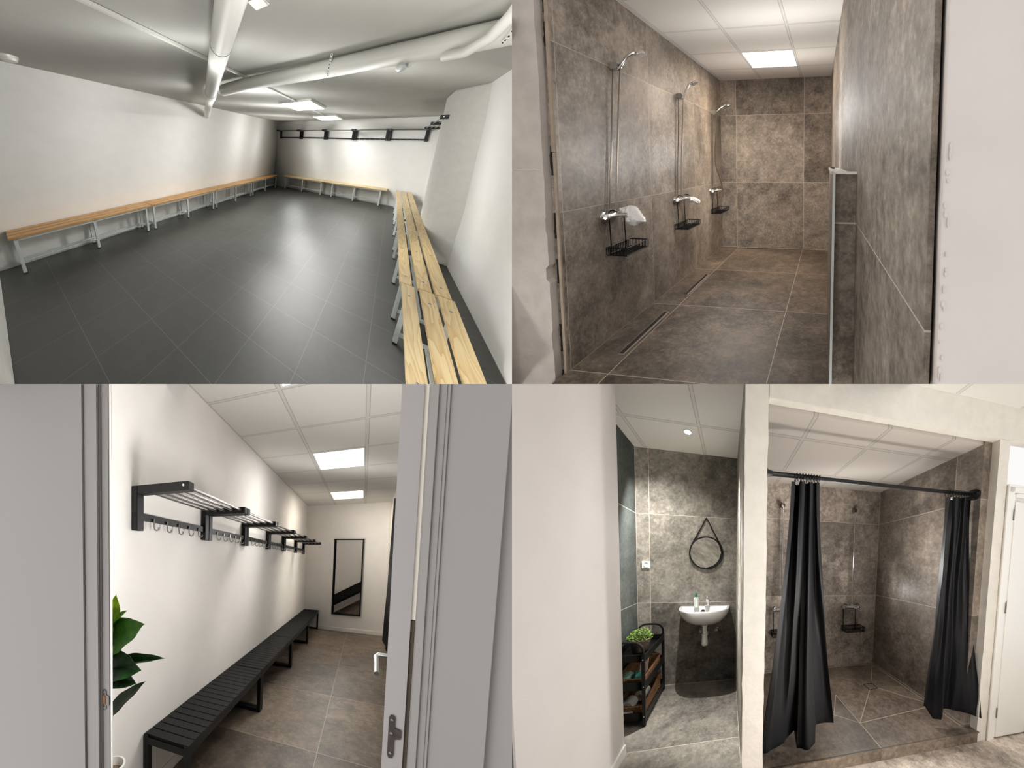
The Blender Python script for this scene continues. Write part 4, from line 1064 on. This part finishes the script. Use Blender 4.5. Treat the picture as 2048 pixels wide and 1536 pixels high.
# downlight in the niche ceiling
t = thing(Q4, 'ceiling_spotlight', 'small round bright spotlight in the niche ceiling', 'spotlight', (-0.40, 2.176, CE4 - 0.01))
MB(Q4).lathe((-0.40, 2.176, CE4), (0, 0, -1), [(0, 0.042), (0.004, 0.041), (0.006, 0.034), (0.006, 0.0)], 28).build('ring', M['steel_white'], t)
MB(Q4).lathe((-0.40, 2.176, CE4 - 0.0065), (0, 0, -1), [(0, 0.03), (0.002, 0.028), (0.003, 0.0)], 24).build('lens', M['spot'], t)
li = bpy.data.lights.new('spotlight_bulb', 'SPOT')
li.energy = LAMP['spot']; li.spot_size = math.radians(100); li.spot_blend = 0.65; li.shadow_soft_size = 0.012; li.color = (1.0, 0.985, 0.96)
lo = bpy.data.objects.new('spotlight_bulb', li); C.objects.link(lo)
lo.parent = t; lo.location = Q4.pt((-0.40, 2.176, CE4 - 0.03)) - Q4.pt((-0.40, 2.176, CE4 - 0.01))
dn = Q4.pt((-0.40, 2.22, 0.0)) - Q4.pt((-0.40, 2.176, CE4))
lo.rotation_euler = dn.to_track_quat('-Z', 'Y').to_euler()

# round mirror on a strap
t = thing(Q4, 'round_mirror', 'round mirror in a thin black ring hanging from a black strap', 'mirror', (-0.263, B4 - 0.02, 1.42))
mc = Vector((-0.263, B4, 1.622)); mr = 0.193
ring = [(mc.x + mr * math.cos(a), B4 - 0.009, mc.z + mr * math.sin(a)) for a in [2 * PI * i / 72 for i in range(72)]]
MB(Q4).loop(ring, 0.0085, 10).build('frame', M['black_metal'], t)
MB(Q4).lathe((mc.x, B4 - 0.002, mc.z), (0, -1, 0), [(0, mr - 0.003), (0.006, mr - 0.003)], 72).build('glass', M['mirror'], t)
m = MB(Q4); tp = Vector((-0.263, B4 - 0.009, 2.045))
for a in (math.radians(158), math.radians(22)):
    e = Vector((mc.x + (mr + 0.004) * math.cos(a), B4 - 0.009, mc.z + (mr + 0.004) * math.sin(a)))
    m.bar(tp, e, 0.010, 0.010, up=(1, 0, 0))
m.build('strap', M['black_metal'], t)
MB(Q4).lathe((-0.263, B4, 2.035), (0, -1, 0), [(0, 0.009), (0.016, 0.009), (0.018, 0.007), (0.019, 0.0)], 16).build('peg', M['black_metal'], t)

# socket
t = thing(Q4, 'wall_socket', 'white square power socket on the tiled niche wall', 'socket', (-0.937, B4 - 0.01, 1.43))
MB(Q4).box(-0.981, -0.894, B4 - 0.012, B4, 1.430, 1.512).build('plate', M['plastic'], t, bevel=0.003)
m = MB(Q4); m.lathe((-0.937, B4 - 0.0125, 1.471), (0, -1, 0), [(0, 0.028), (0.003, 0.028), (0.003, 0.024), (-0.004, 0.022), (-0.004, 0.0)], 24)
so = m.build('insert', M['steel_white'], t)
for du in (-0.009, 0.009):
    MB(Q4).lathe((-0.937 + du, B4 - 0.0085, 1.471), (0, -1, 0), [(0, 0.003), (0.0006, 0.003)], 8).build('hole', M['gap'], so)

# washbasin
t = thing(Q4, 'washbasin', 'small white wall-hung washbasin with an overflow hole', 'washbasin', (-0.27, 2.42, 0.80))
BC, BW, BD = -0.272, 0.287, 0.345
def outline(k, grow=1.0):
    """half-round basin outline, k in 0..1 from the left wall corner round the front to the right one"""
    a = PI * k
    x = -math.cos(a); y = math.sin(a)
    ex = 0.62
    x = math.copysign(abs(x) ** ex, x); y = abs(y) ** 0.85
    return (BC + BW * x * grow, B4 - 0.06 - (BD - 0.06) * y * grow)
NB = 40
m = MB(Q4)
prof = [(0.975, 1.0), (0.968, 1.004), (0.955, 1.0), (0.93, 0.975), (0.90, 0.93), (0.86, 0.84), (0.82, 0.70), (0.79, 0.50), (0.775, 0.25), (0.772, 0.12)]
rows = []
for w, g in prof:
    row = [(BC - BW * (1 if g > 0.9 else g ** 0.8), B4 - 0.001, w)]
    row += [(*outline(i / NB, g), w) for i in range(NB + 1)]
    row += [(BC + BW * (1 if g > 0.9 else g ** 0.8), B4 - 0.001, w)]
    rows.append(row)
inner = []
for w, g in ((0.976, 0.93), (0.968, 0.90), (0.93, 0.80), (0.88, 0.62), (0.86, 0.4), (0.853, 0.1)):
    inner.append([(BC + (p[0] - BC) * g * 0.98, 2.38 + (p[1] - 2.38) * g * (0.80 if p[1] > 2.38 else 0.97), w) for p in rows[0]])
L = len(rows[0]); allr = list(reversed(inner)) + rows
vsx = [p for r in allr for p in r]
fsx = [(j * L + i, j * L + (i + 1) % L, (j + 1) * L + (i + 1) % L, (j + 1) * L + i) for j in range(len(allr) - 1) for i in range(L)]
fsx += [tuple(range(L - 1, -1, -1)), tuple(range((len(allr) - 1) * L, len(allr) * L))]
m.add(vsx, fsx); m.build('bowl', M['ceramic'], t, sharp=50)
m = MB(Q4); m.lathe((-0.292, 2.46, 0.925), (0, -0.9, 0.4), [(0, 0.026), (0.012, 0.027), (0.016, 0.02), (0.012, 0.014), (0.012, 0)], 20)
m.build('overflow_hole', M['gap'], t)
# tap
t = thing(Q4, 'basin_tap', 'chrome single-lever tap standing on the washbasin', 'tap', (-0.25, 2.50, 0.976))
m = MB(Q4); m.lathe((-0.25, 2.505, 0.978), (0, 0, 1), [(0, 0.026), (0.006, 0.025), (0.012, 0.020), (0.075, 0.019), (0.085, 0.021), (0.10, 0.021), (0.112, 0.016), (0.114, 0.0)], 20)
m.build('body', M['chrome'], t)
MB(Q4).tube(smooth([(-0.25, 2.50, 1.015), (-0.25, 2.45, 1.028), (-0.25, 2.40, 1.025), (-0.25, 2.385, 1.012)]), 0.012, 12).build('spout', M['chrome'], t)
MB(Q4).tube([(-0.25, 2.505, 1.085), (-0.25, 2.47, 1.108), (-0.25, 2.43, 1.118)], [0.012, 0.010, 0.009], 12).build('lever', M['chrome'], t)
# soap dispenser
t = thing(Q4, 'soap_bottle', 'white soap bottle with a teal pump on the washbasin', 'soap bottle', (-0.372, 2.49, 0.976))
m = MB(Q4); m.lathe((-0.372, 2.49, 0.978), (0, 0, 1), [(0, 0.026), (0.004, 0.029), (0.10, 0.029), (0.112, 0.026), (0.12, 0.014), (0.126, 0.013)], 22)
m.build('bottle', plain('pearl_soap', lin(214, 222, 208), 0.3), t)
m = MB(Q4); m.lathe((-0.372, 2.49, 1.102), (0, 0, 1), [(0, 0.016), (0.018, 0.016), (0.02, 0.008), (0.034, 0.008), (0.036, 0.016), (0.044, 0.016), (0.046, 0.0)], 16)
m.tube([(-0.372, 2.49, 1.142), (-0.372, 2.46, 1.143), (-0.385, 2.438, 1.136)], 0.006, 8)
m.build('pump', M['green_plastic'], t)
# trap under the basin
t = thing(Q4, 'waste_trap', 'white plastic bottle trap under the washbasin', 'waste trap', (-0.272, 2.44, 0.53))
m = MB(Q4); m.lathe((-0.272, 2.44, 0.770), (0, 0, -1), [(0, 0.030), (0.012, 0.032), (0.014, 0.024), (0.10, 0.024), (0.102, 0.034), (0.125, 0.034), (0.13, 0.030), (0.18, 0.036), (0.215, 0.040), (0.235, 0.036), (0.245, 0.022), (0.247, 0.0)], 24)
m.build('bottle', M['plastic'], t)
MB(Q4).tube([(-0.272, 2.44, 0.64), (-0.262, 2.50, 0.635), (-0.262, B4 - 0.001, 0.635)], 0.020, 14).build('outlet_pipe', M['plastic'], t)
for du, w, lab in ((-0.055, 0.672, 'chrome angle valve close behind the waste trap'), (0.13, 0.680, 'chrome angle valve right of the waste trap')):
    t = thing(Q4, 'angle_valve', lab, 'valve', (-0.272 + du, 2.53, w - 0.02), 'valves under the washbasin')
    MB(Q4).lathe((-0.272 + du, B4, w), (0, -1, 0), [(0, 0.026), (0.006, 0.025), (0.008, 0.012), (0.045, 0.012), (0.046, 0.018), (0.07, 0.018), (0.072, 0.0)], 18).build('valve', M['chrome'], t)
    MB(Q4).tube(smooth([(-0.272 + du, B4 - 0.03, w + 0.01), (-0.272 + du, B4 - 0.03, w + 0.06), (-0.272 + du * 0.7, B4 - 0.05, 0.762)]), 0.006, 8).build('hose', M['steel'], t)

# three-tier trolley
t = thing(Q4, 'storage_trolley', 'black three-tier trolley with curved handles in the corner of the niche', 'trolley', (-0.87, 2.22, 0.0))
u0, u1, v0, v1 = -1.02, -0.735, 1.955, 2.50
for w0, w1, nm in ((0.05, 0.125, 'tray'), (0.335, 0.415, 'tray'), (0.60, 0.665, 'tray')):
    m = MB(Q4)
    m.box(u0, u1, v0, v1, w0, w0 + 0.004)
    m.box(u0, u0 + 0.004, v0, v1, w0, w1); m.box(u1 - 0.004, u1, v0, v1, w0, w1); m.box(u0, u1, v0, v0 + 0.004, w0, w1); m.box(u0, u1, v1 - 0.004, v1, w0, w1)
    m.loop([(u0, v0, w1), (u1, v0, w1), (u1, v1, w1), (u0, v1, w1)], 0.005, 6)
    tr = m.build(nm, M['black_metal'], t)
for u, v, s in ((u1 - 0.012, v0 - 0.009, 1), (u0 + 0.012, v0 - 0.009, -1), (u1 - 0.012, v1 + 0.009, 1), (u0 + 0.012, v1 + 0.009, -1)):
    m = MB(Q4); m.box(u - 0.014, u + 0.014, v - 0.008, v + 0.008, 0.0, 0.68)
    lg = m.build('leg', M['black_metal'], t, bevel=0.002)
    if v < 2.2:
        for w in (0.095, 0.375, 0.625):
            MB(Q4).lathe((u, v - 0.0085, w), (0, -1, 0), [(0, 0.006), (0.002, 0.005), (0.003, 0.0)], 10).build('screw', M['chrome'], lg)
for v in (v0 - 0.009, v1 + 0.009):
    pts = [(u0 + 0.012, v, 0.66), (u0 + 0.012, v, 0.72), (u0 + 0.04, v, 0.765), (u0 + 0.09, v, 0.785), (u1 - 0.09, v, 0.785), (u1 - 0.04, v, 0.765), (u1 - 0.012, v, 0.72), (u1 - 0.012, v, 0.66)]
    MB(Q4).tube(smooth(pts), 0.011, 10).build('handle', M['black_metal'], t)
def wicker_basket(u0, u1, v0, v1, w0, w1, label, mat='wicker', tilt=0.0):
    t = thing(Q4, 'wicker_basket', label, 'basket', ((u0 + u1) / 2, (v0 + v1) / 2, w0), 'wicker baskets in the black trolley')
    n = 11; m = MB(Q4)
    for j in range(n + 1):
        f = j / n
        pts = []
        cor = [(u0, v0), (u1, v0), (u1, v1), (u0, v1)]
        for k in range(4):
            a, b = cor[k], cor[(k + 1) % 4]
            for i in range(14):
                q = i / 14; off = 0.0028 * math.sin(2 * PI * i / 2.0 + PI * j + 0.6)
                nx, ny = (b[1] - a[1]), -(b[0] - a[0]); l = math.hypot(nx, ny)
                pts.append((a[0] + (b[0] - a[0]) * q + nx / l * (off + 0.006 * f), a[1] + (b[1] - a[1]) * q + ny / l * (off + 0.006 * f), w0 + (w1 - w0) * f + tilt * f * (q if k == 1 else 1 - q if k == 3 else (1 if k == 2 else 0)) + 0.002 * math.sin(i * 2.1 + j)))
        m.loop(pts, 0.0062 if j < n else 0.0085, 6)
    m.build('weave', M[mat], t)
    MB(Q4).box(u0 + 0.003, u1 - 0.003, v0 + 0.003, v1 - 0.003, w0, w0 + 0.005).build('base', M[mat], t)
    return t
wicker_basket(-0.995, -0.772, 1.985, 2.46, 0.064, 0.17, 'brown wicker basket with paper rolls on the bottom tray of the trolley', tilt=0.06)
wicker_basket(-0.995, -0.772, 1.985, 2.46, 0.350, 0.43, 'brown wicker basket with packets on the middle tray of the trolley', tilt=0.02)
def paper_roll(c, ax, label):
    t = thing(Q4, 'paper_roll', label, 'paper roll', c, 'paper rolls in the bottom basket')
    m = MB(Q4); m.lathe(c, ax, [(0, 0.022), (0, 0.055), (0.003, 0.057), (0.095, 0.057), (0.098, 0.055), (0.098, 0.022)], 28)
    m.build('paper', M['plastic'], t)
    MB(Q4).lathe(Vector(c) - Vector(ax) * 0.0005, ax, [(0, 0.021), (0.099, 0.021)], 18).build('core', M['paper'], t)
paper_roll((-0.93, 2.03, 0.135), (0.1, 1, 0.1), 'white paper roll lying at the left in the bottom basket')
paper_roll((-0.865, 2.17, 0.15), (0.15, 1, 0.1), 'white paper roll leaning at the right in the bottom basket')
m = MB(Q4); m.box(-0.93, -0.85, 1.968, 1.972, 0.10, 0.135)
tag(m.build('basket_label', M['plastic']), 'small pale label hanging on the front of the bottom wicker basket', 'label')
def packet(c, r, label, mat, seed):
    m = MB(Q4)
    m.ball(c, r, 26, 18, lambda d: 1 + 0.16 * noise.noise(d * 2.5 + Vector((seed, 0, 0))) + 0.07 * noise.noise(d * 7 + Vector((0, seed, 0))))
    tag(m.build('soft_packet', mat, sharp=180), label, 'packet', 'packets in the middle basket')
packet((-0.93, 2.06, 0.41), (0.055, 0.07, 0.05), 'pale green soft packet at the left in the middle basket', M['teal_cloth'], 1.0)
packet((-0.84, 2.06, 0.415), (0.042, 0.06, 0.05), 'teal soft packet at the right in the middle basket', M['green_plastic'], 4.0)
m = MB(Q4); m.hexa([(-0.862, 2.14, 0.36), (-0.785, 2.12, 0.36), (-0.785, 2.128, 0.36), (-0.862, 2.148, 0.36), (-0.858, 2.19, 0.555), (-0.778, 2.17, 0.555), (-0.778, 2.178, 0.555), (-0.858, 2.198, 0.555)])
tag(m.build('printed_card', M['paper']), 'pinkish printed card standing in the middle basket of the trolley', 'card')
# herb plant
t = thing(Q4, 'herb_plant', 'small bright green plant in a dark wicker pot on top of the trolley', 'plant', (-0.868, 2.2, 0.606))
m = MB(Q4)
for j in range(12):
    f = j / 11; rr = 0.058 + 0.035 * f
    m.loop([(-0.868 + (rr + 0.003 * math.sin(i * PI + j * PI)) * math.cos(2 * PI * i / 36), 2.2 + (rr + 0.003 * math.sin(i * PI + j * PI)) * 1.1 * math.sin(2 * PI * i / 36), 0.614 + 0.118 * f) for i in range(36)], 0.0075, 6)
m.build('pot', M['wicker_dark'], t)
MB(Q4).lathe((-0.868, 2.2, 0.70), (0, 0, 1), [(0, 0.075), (0.01, 0.078), (0.012, 0)], 20).build('soil', M['dirt'], t)
random.seed(21); m = MB(Q4)
for i in range(420):
    a = random.random() * 2 * PI; r = 0.105 * math.sqrt(random.random()); h = 0.735 + 0.085 * random.random() * (1.15 - (r / 0.105) ** 2)
    c = Vector((-0.868 + r * math.cos(a), 2.2 + r * 1.1 * math.sin(a), h))
    d = Vector((math.cos(a) * 0.8 + random.uniform(-.8, .8), math.sin(a) * 0.8 + random.uniform(-.8, .8), random.uniform(0, 1.0))).normalized()
    s_ = d.cross(Vector((random.uniform(-1, 1), random.uniform(-1, 1), 1))).normalized(); L_ = random.uniform(0.016, 0.03)
    n_ = d.cross(s_) * 0.002
    m.add([c - n_, c + d * L_ * .5 + s_ * L_ * .32, c + d * L_ + n_, c + d * L_ * .5 - s_ * L_ * .32, c + d * L_ * .5 - n_ * 2], [(0, 1, 4), (1, 2, 4), (2, 3, 4), (3, 0, 4)])
for i in range(40):
    a = random.random() * 2 * PI; r = 0.07 * random.random()
    m.tube([(-0.868 + r * .5 * math.cos(a), 2.2 + r * .5 * math.sin(a), 0.70), (-0.868 + r * math.cos(a), 2.2 + r * math.sin(a), 0.775)], 0.0018, 5)
m.build('foliage', M['herb'], t, sharp=60)

# curtain rod, rings and curtains
t = thing(Q4, 'curtain_rod', 'black curtain rod across the shower opening', 'curtain rod', (1.1, 1.36, 2.1))
RV, RW = 1.375, 2.112
MB(Q4).tube([(0.239, RV, RW + 0.0), (SR - 0.001, RV, RW)], 0.0135, 16).build('rod', M['black_metal'], t)
MB(Q4).tube([(0.239, RV, RW), (0.62, RV, RW)], 0.0155, 16).build('sleeve', M['black_metal'], t)
MB(Q4).lathe((0.239, RV, RW), (1, 0, 0), [(0, 0.034), (0.01, 0.033), (0.02, 0.022), (0.05, 0.017)], 20).build('end_cap', M['black_metal'], t)
MB(Q4).lathe((SR, RV, RW), (-1, 0, 0), [(0, 0.043), (0.012, 0.045), (0.035, 0.038), (0.05, 0.026), (0.055, 0.0)], 24).build('end_cap', M['black_metal'], t)
def rings(us, label):
    for i, u in enumerate(us):
        t = thing(Q4, 'curtain_ring', label, 'curtain ring', (u, RV, RW - 0.03), 'black rings carrying the shower curtains: ' + label)
        m = MB(Q4); m.loop([(u + 0.006 * math.sin(a), RV + 0.021 * math.cos(a), RW - 0.008 + 0.028 * math.sin(a)) for a in [2 * PI * k / 20 for k in range(20)]], 0.0028, 6)
        m.build('ring', M['black_metal'], t)
rings([0.455 + 0.021 * i for i in range(9)], 'black curtain ring on the rod above the left curtain')
rings([1.75 + 0.029 * i for i in range(9)], 'black curtain ring on the rod above the right curtain')
def lerp_pts(pts, s):
    for (a, pa), (b, pb) in zip(pts, pts[1:]):
        if s <= b: 
            k = (s - a) / (b - a); return tuple(x + (y - x) * k for x, y in zip(pa, pb))
    return pts[-1][1]
hem1 = [(0.0, (0.235, 1.40, 0.112)), (0.12, (0.30, 1.37, 0.105)), (0.30, (0.42, 1.40, 0.150)), (0.42, (0.50, 1.44, 0.215)), (0.47, (0.515, 1.43, 0.20)), (0.50, (0.52, 1.37, 0.112)), (0.62, (0.60, 1.36, 0.106)), (0.72, (0.675, 1.39, 0.115)), (0.76, (0.69, 1.42, 0.235)), (0.9, (0.77, 1.43, 0.235)), (1.0, (0.835, 1.42, 0.245))]
cu = curtain(Q4, (0.425, RV, RW - 0.045), (0.625, RV, RW - 0.030), lambda s: 0.0, lambda s: lerp_pts(hem1, s), 0.024, 3.2, 'black satin shower curtain gathered at the left of the opening', 'shower curtains on the rod', M['curtain'], Vector((0, -1, 0)), seed=0.7)
hem2 = [(0.0, (1.71, 1.43, 0.27)), (0.12, (1.73, 1.41, 0.26)), (0.2, (1.775, 1.38, 0.165)), (0.34, (1.835, 1.37, 0.17)), (0.42, (1.865, 1.39, 0.235)), (0.6, (1.93, 1.38, 0.245)), (0.8, (1.995, 1.355, 0.24)), (0.92, (2.06, 1.305, 0.235)), (1.0, (2.125, 1.255, 0.215))]
cu2 = curtain(Q4, (1.735, RV, RW - 0.04), (2.0, RV, RW - 0.03), lambda s: 0.0, lambda s: lerp_pts(hem2, s), 0.024, 2.6, 'black satin shower curtain gathered at the right of the opening', 'shower curtains on the rod', M['curtain'], Vector((0, -1, 0)), seed=1.9)
for c, p in ((cu, (0.452, RV - 0.036, RW - 0.062)), (cu2, (1.752, RV - 0.034, RW - 0.060))):
    m = MB(Q4); m.loop([(p[0] + 0.010 * math.cos(a), p[1], p[2] + 0.010 * math.sin(a)) for a in [2 * PI * k / 18 for k in range(18)]], 0.0035, 6)
    m.build('eyelet', M['chrome'], c)

# riser rails, mixers and caddies on the cubicle wall
def b4_map(a, d, w): return (a, BS - d, w)
for u, lab in ((1.635, 'chrome shower riser rail in the middle of the cubicle wall'), (0.655, 'chrome shower riser rail half hidden behind the left curtain')):
    t = thing(Q4, 'riser_rail', lab, 'shower rail', (u, BS - 0.04, 1.0), 'shower rails in the cubicle')
    MB(Q4).lathe((u, BS, 2.222), (0, -1, 0), [(0, 0.030), (0.01, 0.030), (0.02, 0.026), (0.045, 0.024), (0.047, 0.0)], 20).build('bracket', M['hose'], t)
    MB(Q4).tube([(u, BS - 0.035, 2.21), (u, BS - 0.035, 1.30), (u + 0.006, BS - 0.04, 1.18), (u + 0.008, BS - 0.05, 0.992)], 0.0095, 12).build('rail', M['chrome'], t)
G = 'shower mixers in the cubicle'
mixer(Q4, b4_map, 1.625, 0.945, 'chrome shower mixer above the wire caddy in the cubicle', G, half=0.085)
mixer(Q4, b4_map, 0.655, 0.93, 'chrome shower mixer mostly hidden behind the left curtain', G, half=0.085)
G = 'black wire caddies in the cubicle'
wire_basket(Q4, b4_map, 1.515, 1.79, 0.012, 0.13, 0.625, 0.685, 0.945, (1.533, 1.717), 'black wire caddy hanging under the mixer in the cubicle', G)
wire_basket(Q4, b4_map, 0.53, 0.80, 0.012, 0.13, 0.61, 0.67, 0.93, (0.563, 0.747), 'black wire caddy mostly hidden behind the left curtain', G)
